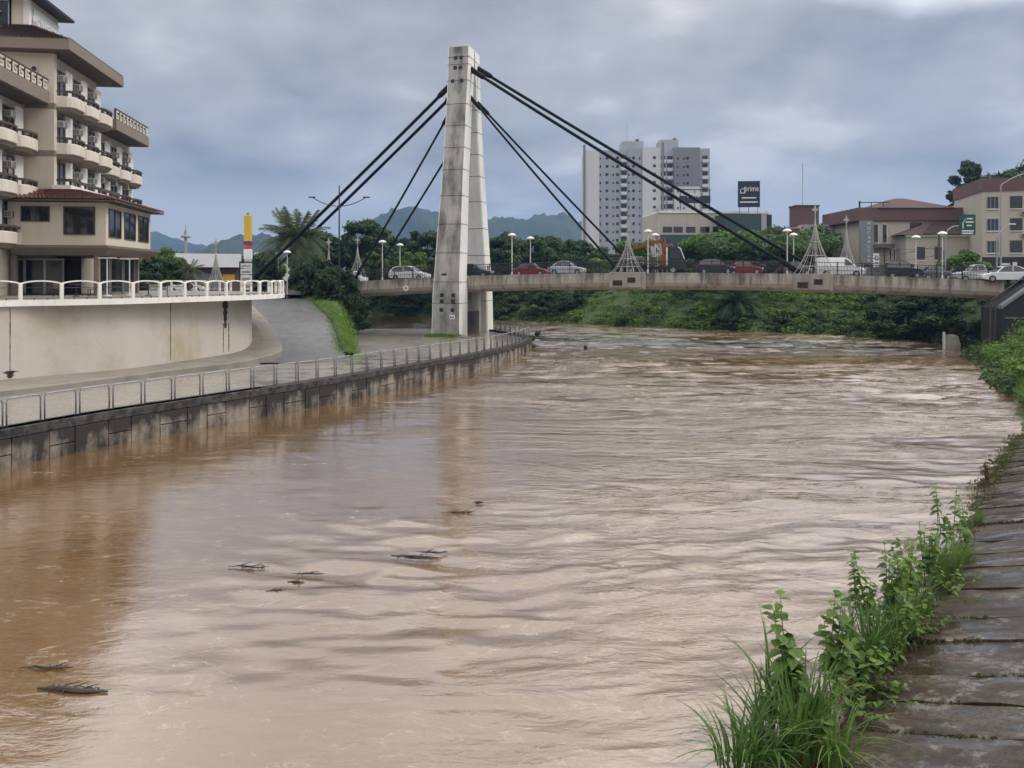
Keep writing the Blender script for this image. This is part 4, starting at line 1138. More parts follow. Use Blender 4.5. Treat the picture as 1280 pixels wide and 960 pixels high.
def crane_truck():
    s0, s1 = s_at(763, 1.4), s_at(857, 1.4); L = s1 - s0; s = (s0 + s1) / 2
    t = thing('crane_truck', 'flatbed truck with an orange folding crane and a dark cab facing right', 'truck', bp(s, 1.4, dz(s) - .15), -BA, 'vehicles queuing on the bridge')
    a = -L / 2
    MB().bbox(a, -a - .4, -.45, .45, .55, .80, .02).obj('chassis', M['black'], t)
    b = MB().bbox(a, a + 4.6, -1.2, 1.2, .95, 1.1, .02); 
    for x in (a + .02, a + 1.5, a + 3.0, a + 4.5):
        for y in (-1.16, 1.16): b.box(x, x + .08, y - .04, y + .04, 1.1, 1.75)
    for y in (-1.16, 1.16):
        b.box(a, a + 4.6, y - .02, y + .02, 1.35, 1.5); b.box(a, a + 4.6, y - .02, y + .02, 1.6, 1.75)
    b.obj('flatbed', M['dark_wood'], t)
    MB().bbox(a + .4, a + 1.7, -.9, .9, 1.11, 2.1, .1).obj('load_cover', M['dark_stone'], t)
    MB().bbox(a + 2.0, a + 3.4, -.9, .7, 1.11, 1.8, .05).obj('load_box', M['metal_grey'], t)
    cb = [(-a - 1.85, .62), (-a - 1.85, 2.62), (-a - 1.7, 2.78), (-a - .65, 2.78), (-a - .45, 2.6), (-a - .06, 1.55), (-a, .9), (-a - .02, .5), (-a - 1.8, .5)]
    c = MB().loft([[(x, y, z) for x, z in cb] for y in (-1.12, 1.12)]).obj('cab', DARK, t)
    for y in (-1.125, 1.125): MB().prism([(-a - 1.45, y - .02), (-a - .5, y - .02), (-a - .5, y + .02), (-a - 1.45, y + .02)], 1.6, 2.45).obj('side_window', M['glass'], c)
    MB().loft([[(-a - .44, y, 2.55), (-a - .10, y, 1.62), (-a - .06, y, 1.62), (-a - .40, y, 2.55)] for y in (-1.0, 1.0)]).obj('windscreen', M['glass'], c)
    MB().loft([[(-a - .72, y, 2.79), (-a - .42, y, 2.64), (-a - .05, y, 1.60), (-a - .10, y, 1.50), (-a - .5, y, 2.55), (-a - .74, y, 2.70)] for y in (-1.14, -1.0)]).obj('white_pillar', M['white'], c)
    MB().bbox(-a - 1.87, -a - 1.72, -1.15, 1.15, .9, 2.7, .02).obj('rear_frame', M['white'], c)
    col = MB().bbox(a + 5.1, a + 5.8, -.5, .5, .85, 2.0, .05).bbox(a + 5.25, a + 5.6, -.2, .2, 2.0, 3.5, .05); col.obj('crane_column', M['orange'], t)
    MB().loft([[(a + 5.5, y, 3.7), (a + 4.2, y, 3.35), (a + 2.3, y, 2.85), (a + 2.3, y, 2.6), (a + 4.2, y, 3.0), (a + 5.5, y, 3.3)] for y in (-.2, .2)]).obj('crane_boom', M['orange'], t)
    MB().bbox(a + 5.9, a + 6.3, -.25, .25, 1.1, 3.1, .05).obj('folded_jib', M['orange'], t)
    MB().tube([(a + 5.3, -.32, 2.0), (a + 4.5, -.32, 3.1)], .06, 6).obj('hydraulic_ram', M['chrome'], t)
    tm, rm = WHEEL
    for x in (a + 1.2, a + 2.3, -a - 1.2):
        for y in (-1.0, 1.0):
            o = link('wheel', tm, t, (x, y, .46)); o.scale = (1.45, 1.3, 1.45); link('rim', rm, o, (0, .1 * (1 if y > 0 else -1), 0))
crane_truck()

# ------------------------------------------------------------------ lamps, light trees, poles, signs
def lamp(label, u, Y=None, o=None, h=4.0, z=None, group='mushroom topped street lamps'):
    if o is not None:
        s = s_at(u, o); loc = bp(s, o, dz(s) - .02)
    else:
        loc = PY(u, 350, Y); loc.z = z
    t = thing('street_lamp', label, 'street lamp', loc, 0, group)
    MB().lathe([(.11, 0), (.10, .25), (.055, .3), (.045, h - .25)], 8).obj('post', M['off_white'], t)
    MB().lathe([(.05, h - .30), (.12, h - .22), (.16, h - .12), (.05, h - .10)], 10).obj('lamp_glass', M['lens'], t)
    MB().lathe([(.40, h - .13), (.42, h - .08), (.30, h + .05), (.12, h + .13), (.02, h + .14)], 14).obj('lamp_hood', M['white'], t)
LAMPS = [(478, -HW + .2, 'street lamp on the bridge left of the white hatchback'), (500, HW - .2, 'street lamp rising behind the white hatchback'), (640, -HW + .2, 'street lamp nearest the right side of the pylon'), (663, HW - .2, 'street lamp behind the red sedan near the pylon'), (810, -HW + .2, 'street lamp in front of the crane truck bed'), (819, HW - .2, 'street lamp behind the crane truck'), (984, -HW + .2, 'left one of the close pair of lamps by the cable anchorage'), (992, HW - .2, 'right one of the close pair of lamps by the cable anchorage'), (1145, HW - .2, 'street lamp behind the black car by the shop signs'), (1178, -HW + .2, 'street lamp between the black car and the round street tree')]
for u, o, lab in LAMPS: lamp(lab, u, o=o, h=4.05)
lamp('tall lamp on the grass left of the palm trunk', 359, 82, h=4.9, z=4.4)
lamp('lamp further back between palm and black signboard', 348, 92, h=4.6, z=4.9)
def light_tree(label, loc, h, w, n=14, flare=2.4, group='white string light trees'):
    t = thing('light_tree', label, 'decoration', loc, 0, group)
    MB().tube([(0, 0, 0), (0, 0, h * .90)], .05, 6).obj('pole', M['metal_grey'], t)
    for k in range(n):
        a = 2 * pi * k / n
        pts = [(math.cos(a) * (w / 2) * (f ** flare * .82 + f * .18), math.sin(a) * (w / 2) * (f ** flare * .82 + f * .18), h * .86 * (1 - f)) for f in [i / 8 for i in range(9)]]
        MB().tube(pts, .022, 5).obj('light_string', M['xmas'], t)
    for f, rr in ((.45, .19), (.68, .40), (.86, .68)):
        MB().tube([(math.cos(2 * pi * k / 16) * w / 2 * rr, math.sin(2 * pi * k / 16) * w / 2 * rr, h * .86 * (1 - f)) for k in range(17)], .022, 4).obj('ring', M['xmas'], t)
    st = MB(); pts = []
    for k in range(8):
        r = .42 if k % 2 == 0 else .15
        pts.append((r * .8 * math.sin(k * pi / 4), h * .94 + r * math.cos(k * pi / 4) * 1.2))
    st.loft([[(x, y, z) for x, z in pts] for y in (-.05, .05)]).obj('star', M['xmas'], t)
def lt_deck(u, o, h, w, label):
    s = s_at(u, o); light_tree(label, bp(s, o, dz(s)), h, w)
lt_deck(785, -HW + .2, 5.0, 3.2, 'white string light tree on the middle anchor block in front of the truck')
lt_deck(1019, -HW + .2, 6.3, 4.0, 'largest white string light tree beside the white van')
lt_deck(1058, HW + .3, 5.9, 2.9, 'white string light tree behind the front of the white van')
lt_deck(822, HW + .3, 7.0, 2.6, 'white string light tree behind the orange crane')
lt_deck(447, HW - .3, 5.2, 3.2, 'white string light tree at the left end of the bridge')
p = PY(411, 350, 84); light_tree('white string light tree between palm and thin lamp pole', (p.x, p.y, 5.3), 5.4, 2.6)
p = PY(270, 350, 76); light_tree('white string light tree before the flat roofed white building', (p.x, p.y, 4.9), 5.3, 3.0)
def thin_mast():
    p = PZ(424, 404, 2.2); t = thing('twin_arm_lamp', 'tall thin dark lamp mast with two curved arms on the grass verge', 'street lamp', (p.x, p.y, 1.7))
    Y = p.y; H = 6.4 + .118 * Y - 1.7
    MB().lathe([(.13, 0), (.13, 4.0), (.09, 4.02), (.055, H)], 8).obj('mast', M['black'], t)
    MB().lathe([(.145, .0), (.145, 3.2)], 8).obj('grey_sleeve', M['metal_grey'], t)
    z = H - 2.0
    for s in (-1, 1):
        pts = [(s * f * 2.6, 0, z + .85 * f ** 2) for f in [k / 8 for k in range(9)]]
        MB().tube(pts, .045, 6).obj('arm', M['black'], t)
        MB().bbox(s * 2.65 - .35, s * 2.65 + .35, -.1, .1, z + .82, z + .93, .03).obj('lamp_head', M['black'], t)
    s_ = thing('traffic_sign', 'small round white traffic sign with red ring on the lamp mast', 'sign', (p.x, p.y - .17, 1.7 + 2.0))
    MB().disc((0, 0, 0), (0, 1, 0), .42, .02, 20).obj('plate', M['red'], s_); MB().disc((0, -.015, 0), (0, 1, 0), .31, .02, 20).obj('face', M['white'], s_)
    MB().box(-.05, .05, -.035, -.027, -.18, .18).obj('mark', M['black'], s_)
    w = p + Vector((.62, -.2, 0)); t2 = thing('flood_gauge', 'thin dark leaning post beside the lamp mast', 'post', (w.x, w.y, 1.2))
    MB().tube([(-.2, 0, 0), (0, 0, 1.6), (-.25, 0, 3.0)], .05).tube([(0, 0, 1.0), (.12, 0, 1.9)], .09).obj('post', M['black'], t2)
thin_mast()
def sign_board():
    p = PY(308, 350, 70); t = thing('sign_board', 'white notice board in a black frame at the terrace end', 'sign', (p.x, p.y, 4.8))
    MB().box(-.62, -.52, -.05, .05, 0, 3.2).box(.52, .62, -.05, .05, 0, 3.2).box(-.62, .62, -.045, .045, 3.1, 3.22).obj('frame', M['black'], t)
    for k, (a, b) in enumerate(((2.65, 3.05), (2.10, 2.58), (1.45, 2.02), (.75, 1.38))):
        q = MB().box(-.5, .5, -.03, .03, a, b).obj('panel', M['white'], t)
        MB().box(-.38, .36, -.04, -.025, a + .26 * (b - a), a + .62 * (b - a)).obj('print_line', M['metal_grey'], q)
sign_board()
def totem():
    p = PY(310, 350, 120); t = thing('advertising_totem', 'tall advertising totem with yellow box over a coloured column', 'sign', (p.x, p.y, 4.9))
    w = .82
    MB().bbox(-.48, .48, -.3, .3, 0, 4.6, .05).obj('base_column', M['off_white'], t)
    MB().bbox(-w / 2 - .15, w / 2 + .15, -.35, .35, 4.6, 6.1, .05).obj('white_box', M['white'], t)
    MB().bbox(-w / 2 - .05, w / 2 + .05, -.33, .33, 6.1, 6.8, .05).obj('red_box', M['red'], t)
    MB().bbox(-w / 2 - .2, w / 2 + .2, -.36, .36, 6.8, 7.3, .05).obj('purple_box', M['purple'], t)
    MB().bbox(-.5, .5, -.4, .4, 7.3, 11.2, .06).obj('yellow_box', M['yellow'], t)
    MB().tube([(0, 0, 11.2), (0, 0, 11.6)], .2).obj('cap', M['metal_grey'], t)
totem()

# ------------------------------------------------------------------ buildings
def building(name, label, cat, loc, rz, w, d, h, mat, group=None):
    t = thing(name, label, cat, loc, rz, group)
    MB().box(-w / 2, w / 2, 0, d, 0, h).obj('wall', M[mat], t)
    return t
def win(t, x, z, w, h, y=0.0, frame='metal_grey', pane='glass', sill=True, mull=1, name='window'):
    """window standing in the front wall of t: proud frame, pane set back in it, sill"""
    m = MB(); f = .07
    m.box(x - w / 2, x - w / 2 + f, y - .07, y + .05, z, z + h); m.box(x + w / 2 - f, x + w / 2, y - .07, y + .05, z, z + h)
    m.box(x - w / 2 + f, x + w / 2 - f, y - .068, y + .05, z, z + f); m.box(x - w / 2 + f, x + w / 2 - f, y - .068, y + .05, z + h - f, z + h)
    for k in range(1, mull + 1):
        xx = x - w / 2 + w * k / (mull + 1); m.box(xx - .03, xx + .03, y - .06, y + .05, z + f, z + h - f)
    o = m.obj(name, M[frame], t)
    MB().box(x - w / 2 + f, x + w / 2 - f, y - .03, y - .008, z + f, z + h - f).obj('pane', M[pane], o)
    if sill: MB().box(x - w / 2 - .08, x + w / 2 + .08, y - .14, y - .002, z - .10, z - .004).obj('sill', M['white_trim'], o)
    return o
def ac_unit(t, x, z, y=0):
    a = MB().bbox(x - .35, x + .35, y - .32, y - .004, z, z + .5, .03).obj('air_conditioner', M['ac'], t)
    MB().box(x - .28, x + .28, y - .335, y - .315, z + .08, z + .42).obj('grille', M['soffit'], a)
GZ = 6.16
# apartment house at the right edge
def house_right():
    p = PY(1228, 350, 100); rz = R(-14)
    t = thing('apartment_house', 'pale three storey apartment house with plum parapet and dark shopfront', 'building', (p.x, p.y, GZ), rz)
    w, d = 20, 12; S = 2.9
    MB().box(0, w, 0, d, 0, 3.25 + S * 3).obj('wall', M['pale_wall'], t)
    MB().box(-.12, w + .1, -.12, d + .1, 3.25 + S * 2.78, 3.25 + S * 3 + 1.0).obj('parapet', M['plum'], t)
    for fl in range(3):
        z = 3.25 + fl * 2.75 + .35
        for k, x in enumerate((1.15, 3.75, 7.7, 10.5, 13.5)):
            win(t, x, z, 1.35, 1.55, frame='soffit' if k % 2 else 'metal_grey', mull=2)
        if fl: ac_unit(t, 4.6, z - .85)
        ac_unit(t, 6.0, z + 1.35 - .3)
    MB().box(-.05, 5.1, -.16, -.004, 0, 3.1).obj('shop_front', M['navy'], t)
    f = MB().box(5.15, 12.5, -.5, -.004, 1.95, 3.4).obj('shop_fascia', M['off_white'], t)
    MB().box(7.6, 9.2, -.53, -.49, 2.25, 3.05).obj('blue_lettering', M['blue_panel'], f)
    MB().box(5.3, 12.4, -.06, -.004, .2, 1.9).obj('shop_window', M['glass'], t)
    b = MB().box(1.9, 3.0, -.22, -.15, 2.1, 2.32).obj('shop_sign', M['white'], t)
    MB().box(3.3, 3.8, -.22, -.15, 1.85, 2.45).obj('shop_sign', M['off_white'], t)
house_right()
def street_light(label, u, Y, h, arm, z=GZ, curve=1.2):
    p = PY(u, 350, Y); t = thing('street_light', label, 'street lamp', (p.x, p.y, z))
    MB().lathe([(.11, 0), (.09, h * .5), (.06, h)], 8).obj('pole', M['metal_grey'], t)
    s = 1 if arm > 0 else -1
    pts = [(arm * f, 0, h + curve * math.sin(f * pi / 2)) for f in [k / 8 for k in range(9)]]
    MB().tube(pts, .05, 6).obj('arm', M['metal_grey'], t)
    MB().bbox(arm - .1 * s - .35, arm - .1 * s + .35, -.12, .12, h + curve - .06, h + curve + .08, .03).obj('lamp_head', M['off_white'], t)
street_light('tall grey street light before the apartment house with arm to the right', 1251, 84, 10.2, 2.9)
street_light('short grey street light with curved arm before the dark shopfront', 1246, 80, 4.6, 1.6)
# cream house with the brown roofs
def house_cream():
    p = PY(1080, 350, 108); t = thing('shop_house', 'cream shop house with broad brown tiled roofs and shopfronts', 'building', (p.x, p.y, GZ), 0)
    # left block, tall with plum band
    MB().box(0, 16.2, 0, 12, 0, 8.2).obj('wall', M['pale_wall'], t)
    MB().box(-.9, 16.3, -.35, 12.2, 8.25, 10.0).obj('plum_band', M['plum'], t)
    MB().loft([[(1.6, -.6, 9.95), (12.2, -.6, 9.95), (12.2, 11, 9.95), (1.6, 11, 9.95)], [(5.9, 3.5, 11.6), (7.2, 3.5, 11.6), (7.2, 6, 11.6), (5.9, 6, 11.6)]]).obj('upper_roof', M['old_tile'], t)
    MB().loft([[(14.2, 1, 9.9), (23, 1, 9.9), (23, 11, 9.9), (14.2, 11, 9.9)], [(17.2, 4, 11.5), (19.5, 4, 11.5), (19.5, 6, 11.5), (17.2, 6, 11.5)]]).obj('rear_roof', M['old_tile'], t)
    MB().box(16.31, 24.0, 2.5, 12, 0, 8.6).obj('rear_wall', M['pale_wall'], t)
    MB().box(16.31, 24.05, 2.3, 2.49, 8.0, 10.2).obj('rear_band', M['plum'], t)
    # right block with hipped roof
    MB().box(4.4, 15.9, -2.6, -.004, 0, 6.1).obj('front_wall', M['pale_wall'], t)
    MB().box(4.2, 16.1, -2.9, -2.605, 5.95, 6.25).obj('gutter', M['white_trim'], t)
    m = MB()
    ea, ri, cnt = (6.2, 16.3), (10.2, 12.2), 30
    for i in range(cnt):
        for j in range(4):
            f = lambda u, v: Vector(((ea[0] + (ea[1] - ea[0]) * u) * (1 - v) + (ri[0] + (ri[1] - ri[0]) * u) * v, -3.2 + 4.0 * v, 6.25 + 2.5 * v))
            a, b, c, d = f(i / cnt, j / 4), f((i + 1) / cnt, j / 4), f((i + 1) / cnt, (j + 1) / 4), f(i / cnt, (j + 1) / 4)
            h = Vector((0, -.05, .09)); m.add([a, (a + b) / 2 + h, b, c, (c + d) / 2 + h * .4, d], [(0, 1, 4, 5), (1, 2, 3, 4), (0, 2, 1)])
    o = m.obj('hip_roof_tiles', M['old_tile'], t); o['kind'] = 'stuff'
    MB().loft([[(3.6, -3.1, 6.2), (16.3, -3.1, 6.2), (16.3, .2, 6.2), (3.6, .2, 6.2)], [(10.2, .5, 8.65), (12.2, .5, 8.65), (12.2, .55, 8.65), (10.2, .55, 8.65)]]).obj('hip_roof', M['old_tile'], t)
    # windows
    for x, z, w, h, y in ((2.75, 5.2, .75, 2.6, 0), (1.55, 5.2, .8, 2.6, 0), (3.55, 2.9, .35, 1.6, -.0), (4.05, 2.9, .35, 1.6, 0)): win(t, x, z, w, h, y, 'white_trim', sill=False, mull=0)
    for x, z, w, h in ((6.3, 2.9, 1.1, 1.7), (8.7, 2.9, 1.1, 1.7), (13.2, 4.1, 1.1, .95)): win(t, x, z, w, h, -2.6, 'dark_wood', mull=2)
    win(t, 17.3, 2.8, 1.0, 2.0, 2.5, 'dark_wood', mull=0); win(t, 7.0, 7.1, 1.6, .9, 0, 'dark_wood', mull=2, sill=False)
    win(t, 19.0, 4.0, 1.2, 1.1, 2.5, 'dark_wood'); ac_unit(t, 5.0, 1.9, -2.6)
    # shop fascias and fronts
    for x0, x1, nm in ((5.0, 9.5, 0), (9.65, 14.1, 1)):
        f = MB().box(x0, x1, -2.95, -2.605, .95, 1.95).obj('shop_fascia', M['off_white'], t)
        MB().box(x0 + (2.0 if nm == 0 else 2.6), x0 + (3.6 if nm == 0 else 4.0), -2.98, -2.94, 1.3, 1.58).obj('fascia_lettering', M['navy'], f)
    MB().box(5.0, 8.2, -2.66, -2.605, -.9, .94).obj('shutter', M['tower_grey'], t)
    MB().box(8.25, 9.5, -2.65, -2.605, -.9, .94).obj('shop_window', M['glass'], t)
    MB().box(9.65, 11.0, -2.68, -2.605, -.9, .94).obj('red_poster', M['red'], t)
    MB().box(11.05, 14.0, -2.65, -2.605, -.9, .94).obj('shop_window', M['glass'], t)
    MB().box(.2, 3.9, -1.4, -.004, 1.9, 2.25).obj('brown_canopy', M['brick_brown'], t)
    MB().box(.9, 3.6, -1.2, -.004, 4.55, 5.05).obj('balcony_slab', M['brick_brown'], t)
    MB().box(2.3, 2.45, -.9, -.75, 2.25, 4.55).obj('post', M['dark_wood'], t)
    # vertical sign
    s = MB().box(-.85, .95, -.9, -.36, 2.4, 8.2).obj('vertical_sign', M['tower_dark'], t)
    text('lettering', '\n'.join('HOCAACTOR'), .62, M['white'], s, (.25, -.93, 5.3), (pi / 2, 0, 0), .02)
    MB().tube([(-.6, 0, 10.0), (-.6, 0, 10.9)], .12).tube([(-.6, 0, 10.7), (3.4, 0, 10.75)], .07).tube([(1.0, 0, 10.0), (1.0, 0, 10.75)], .05).tube([(2.6, 0, 10.0), (2.6, 0, 10.75)], .05).obj('roof_rail', M['black'], t)
house_cream()
def sign_totem():
    p = PY(1095, 350, 96); t = thing('totem_sign', 'narrow white totem sign with dark ring emblem beside the street', 'sign', (p.x, p.y, GZ))
    MB().bbox(-.33, .33, -.12, .12, 0, 3.4, .02).obj('panel', M['white'], t)
    MB().disc((0, -.13, 2.85), (0, 1, 0), .24, .03).obj('emblem', M['navy'], t); MB().disc((0, -.15, 2.85), (0, 1, 0), .13, .03).obj('emblem_centre', M['white'], t)
    for z, w in ((2.2, .2), (1.8, .14), (1.4, .2), (1.0, .14)): MB().box(-w, w, -.14, -.12, z, z + .2).obj('letter_block', M['tower_dark'], t)
sign_totem()
def road_sign():
    p = PY(1182, 350, 82); t = thing('road_sign', 'green overhead road sign with white writing on a curved arm', 'sign', (p.x, p.y, GZ))
    MB().lathe([(.10, 0), (.07, 5.0)], 8).obj('pole', M['metal_grey'], t)
    MB().tube([(0, 0, 4.9), (.25, 0, 5.4), (.8, 0, 5.75), (2.3, 0, 5.85)], .06, 6).obj('arm', M['metal_grey'], t)
    pl = MB().box(1.35, 3.0, -.12, -.06, 4.85, 6.95).obj('panel', M['sign_green'], t)
    for z, x0, x1 in ((6.45, 2.1, 2.7), (6.1, 2.0, 2.8), (5.75, 2.1, 2.6), (5.2, 1.6, 2.8), (4.95, 1.6, 2.75)): MB().box(x0, x1, -.14, -.115, z, z + .14).obj('writing_line', M['white'], pl)
    MB().tube([(1.7, -.14, 5.5), (1.7, -.14, 6.1), (1.95, -.14, 6.5)], .05).obj('arrow', M['white'], pl)
road_sign()
def utility_pole():
    p = PY(1174, 350, 94); t = thing('utility_pole', 'dark utility pole with transformer before the cream shop house', 'pole', (p.x, p.y, GZ))
    MB().lathe([(.17, 0), (.11, 6.6)], 8).obj('pole', M['soffit'], t)
    MB().box(-.8, .8, -.06, .06, 5.6, 5.75).obj('crossarm', M['soffit'], t)
    MB().lathe([(.3, 2.6), (.32, 2.7), (.32, 3.6), (.28, 3.7)], 10, (.25, 0, 0)).obj('transformer', M['soffit'], t)
    for z, x1, z1 in ((4.4, -9.0, 3.2), (4.0, -9.2, 4.8), (3.2, -8.6, 2.9)):
        MB().tube([(x1 * f, 0, z + (z1 - z) * f - .5 * math.sin(pi * f)) for f in [k / 8 for k in range(9)]], .025, 4).obj('power_line', M['black'], t)
utility_pole()
def brown_shop():
    p = PY(1003, 350, 118); t = thing('commercial_building', 'brown and grey commercial building with a plum roof box', 'building', (p.x, p.y, GZ))
    MB().box(0, 8.4, 0, 12, 0, 8.4).obj('wall', M['pale_wall'], t)
    MB().box(-2.2, -.004, 1, 12, 0, 7.9).obj('side_wall', M['plum'], t)
    MB().box(8.404, 15, 1.0, 12, 0, 8.3).obj('brown_wall', M['brick_brown'], t)
    MB().box(8.404, 15, .7, .996, 6.6, 8.45).obj('fascia', M['plum'], t)
    MB().box(.3, 8.4, -.3, -.004, 6.3, 8.4).obj('fascia', M['tower_grey'], t)
    MB().box(-.2, 3.2, 2, 5, 8.42, 11.3).obj('roof_box', M['brick_brown'], t)
    MB().box(-.3, 3.3, 1.9, 5.1, 11.3, 11.5).obj('roof_box_cap', M['soffit'], t)
    MB().tube([(1.5, 4, 11.5), (1.5, 4, 18.0)], .05, 5).obj('antenna', M['metal_grey'], t)
    MB().loft([[(5.0, .2, 8.42), (8.8, .2, 8.42), (8.8, 4, 8.42), (5, 4, 8.42)], [(5.4, .8, 9.9), (6.4, .8, 9.9), (6.4, 3, 9.9), (5.4, 3, 9.9)]]).obj('roof_hood', M['tower_grey'], t)
    win(t, 6.6, 5.0, 3.4, 1.1, 0, 'soffit', sill=False, mull=3); win(t, 3.2, 2.4, 2.4, 1.9, 0, 'soffit', mull=2); win(t, 6.6, 3.0, 2.6, 1.6, 0, 'white_trim', mull=2)
    win(t, 12.8, 3.9, 1.8, 2.2, 1.0, 'soffit', mull=1); win(t, 13.0, .8, 2.0, 2.4, 1.0, 'soffit', mull=1)
    s = MB().box(.6, 1.9, -.2, -.004, 2.6, 4.0).obj('shop_sign', M['white'], t); MB().box(.8, 1.6, -.23, -.195, 3.1, 3.5).obj('sign_mark', M['red'], s)
    MB().box(.3, 6.4, -1.2, -.004, 1.6, 1.9).obj('canopy', M['tower_grey'], t)
    MB().box(2, 8, -.06, -.004, .1, 1.5).obj('shop_window', M['glass'], t)
brown_shop()
# long pale block, green block and billboard
def pale_block():
    p = PY(822, 350, 176); t = thing('long_block', 'long pale block with a strip of dark windows and a green front panel', 'building', (p.x, p.y, GZ), R(4))
    MB().box(0, 25, 0, 14, 0, 15.0).obj('wall', M['pale_wall'], t)
    MB().box(0.05, 25.1, -.2, 14.1, 15.0, 15.5).obj('coping', M['white_trim'], t)
    for k, x in enumerate((2.2, 4.6, 7.4, 10.6, 13.4, 16.5, 19.2, 22.0)):
        win(t, x, 10.7, 2.1, 1.3, 0, 'soffit', sill=False, mull=1)
    MB().loft([[(.6, -.5, z) for z in ()] or [(.6, -.5, 1), (6.2, -.5, 1), (6.2, -.006, 1), (.6, -.006, 1)], [(.6, -.5, 10.2), (8.6, -.5, 10.2), (8.6, -.006, 10.2), (.6, -.006, 10.2)]]).obj('green_panel', M['green_wall'], t)
    b = MB().box(5.5, 12.5, 2, 2.4, 17.4, 19.0).obj('roof_sign', M['navy'], t)
    text('lettering', 'LEAO', 1.3, M['white'], b, (8.7, 1.95, 19.1), (pi / 2, 0, 0), .03)
    MB().box(5.4, 12.6, 2.05, 2.25, 20.3, 20.5).obj('frame_beam', M['black'], b)
    m = MB()
    for x in (5.6, 8.9, 12.3): m.box(x, x + .15, 2.05, 2.2, 15.5, 20.29)
    m.obj('sign_post', M['black'], t)
pale_block()
def green_block():
    p = PY(911, 350, 170); t = thing('green_block', 'dark green clad block with slanted front and a grey end pillar', 'building', (p.x, p.y, GZ))
    MB().loft([[(2, 0, 0), (6.9, 0, 0), (6.9, 9, 0), (2, 9, 0)], [(-1.2, 0, 14.3), (6.9, 0, 14.3), (6.9, 9, 14.3), (-1.2, 9, 14.3)]]).obj('wall', M['green_wall'], t)
    MB().box(6.904, 8.0, -.1, 9, 0, 14.4).obj('end_pillar', M['tower_grey'], t)
    MB().box(8.004, 9.3, .5, 8, 0, 14.2).obj('side_block', M['navy'], t)
    s = MB().box(2.6, 5.6, -.12, -.004, 9.9, 11.1).obj('letter_panel', M['green_wall'], t)
    text('lettering', 'LUME', 1.1, M['tower_grey'], s, (4.1, -.15, 10.5), (pi / 2, 0, 0), .02)
    for z, x0 in ((8.4, 2.9), (7.5, 4.2)): MB().box(x0, 6.2, -.1, -.004, z, z + .55).obj('white_band', M['white'], t)
    b = thing('billboard', 'square dark blue billboard with white logo on the green block roof', 'billboard', (p.x + 4.85, p.y + 2, GZ + 14.3), R(-6))
    MB().box(-2.3, 2.3, -.15, .15, 1.6, 7.2).obj('panel', M['navy'], b)
    for x in (-1.9, 0, 1.9): MB().box(x - .08, x + .08, .16, .3, 0, 6.8).obj('post', M['metal_grey'], b)
    text('lettering', 'prime', 1.75, M['white'], b, (.55, -.18, 5.55), (pi / 2, 0, 0), .02, sx=.72)
    m = MB().box(-1.85, -.85, -.18, -.15, 4.55, 4.72).box(-1.85, -1.72, -.18, -.15, 4.7, 5.5).box(-.98, -.85, -.18, -.15, 4.7, 5.3).box(-1.6, -.7, -.181, -.15, 5.45, 5.6).box(-1.0, -.6, -.18, -.15, 5.75, 5.9)
    m.obj('logo', M['white'], b)
    for z, x0, x1 in ((3.45, -1.5, 1.5), (2.55, -1.9, 1.8)): MB().box(x0, x1, -.18, -.15, z, z + .28).obj('text_line', M['white'], b)
green_block()
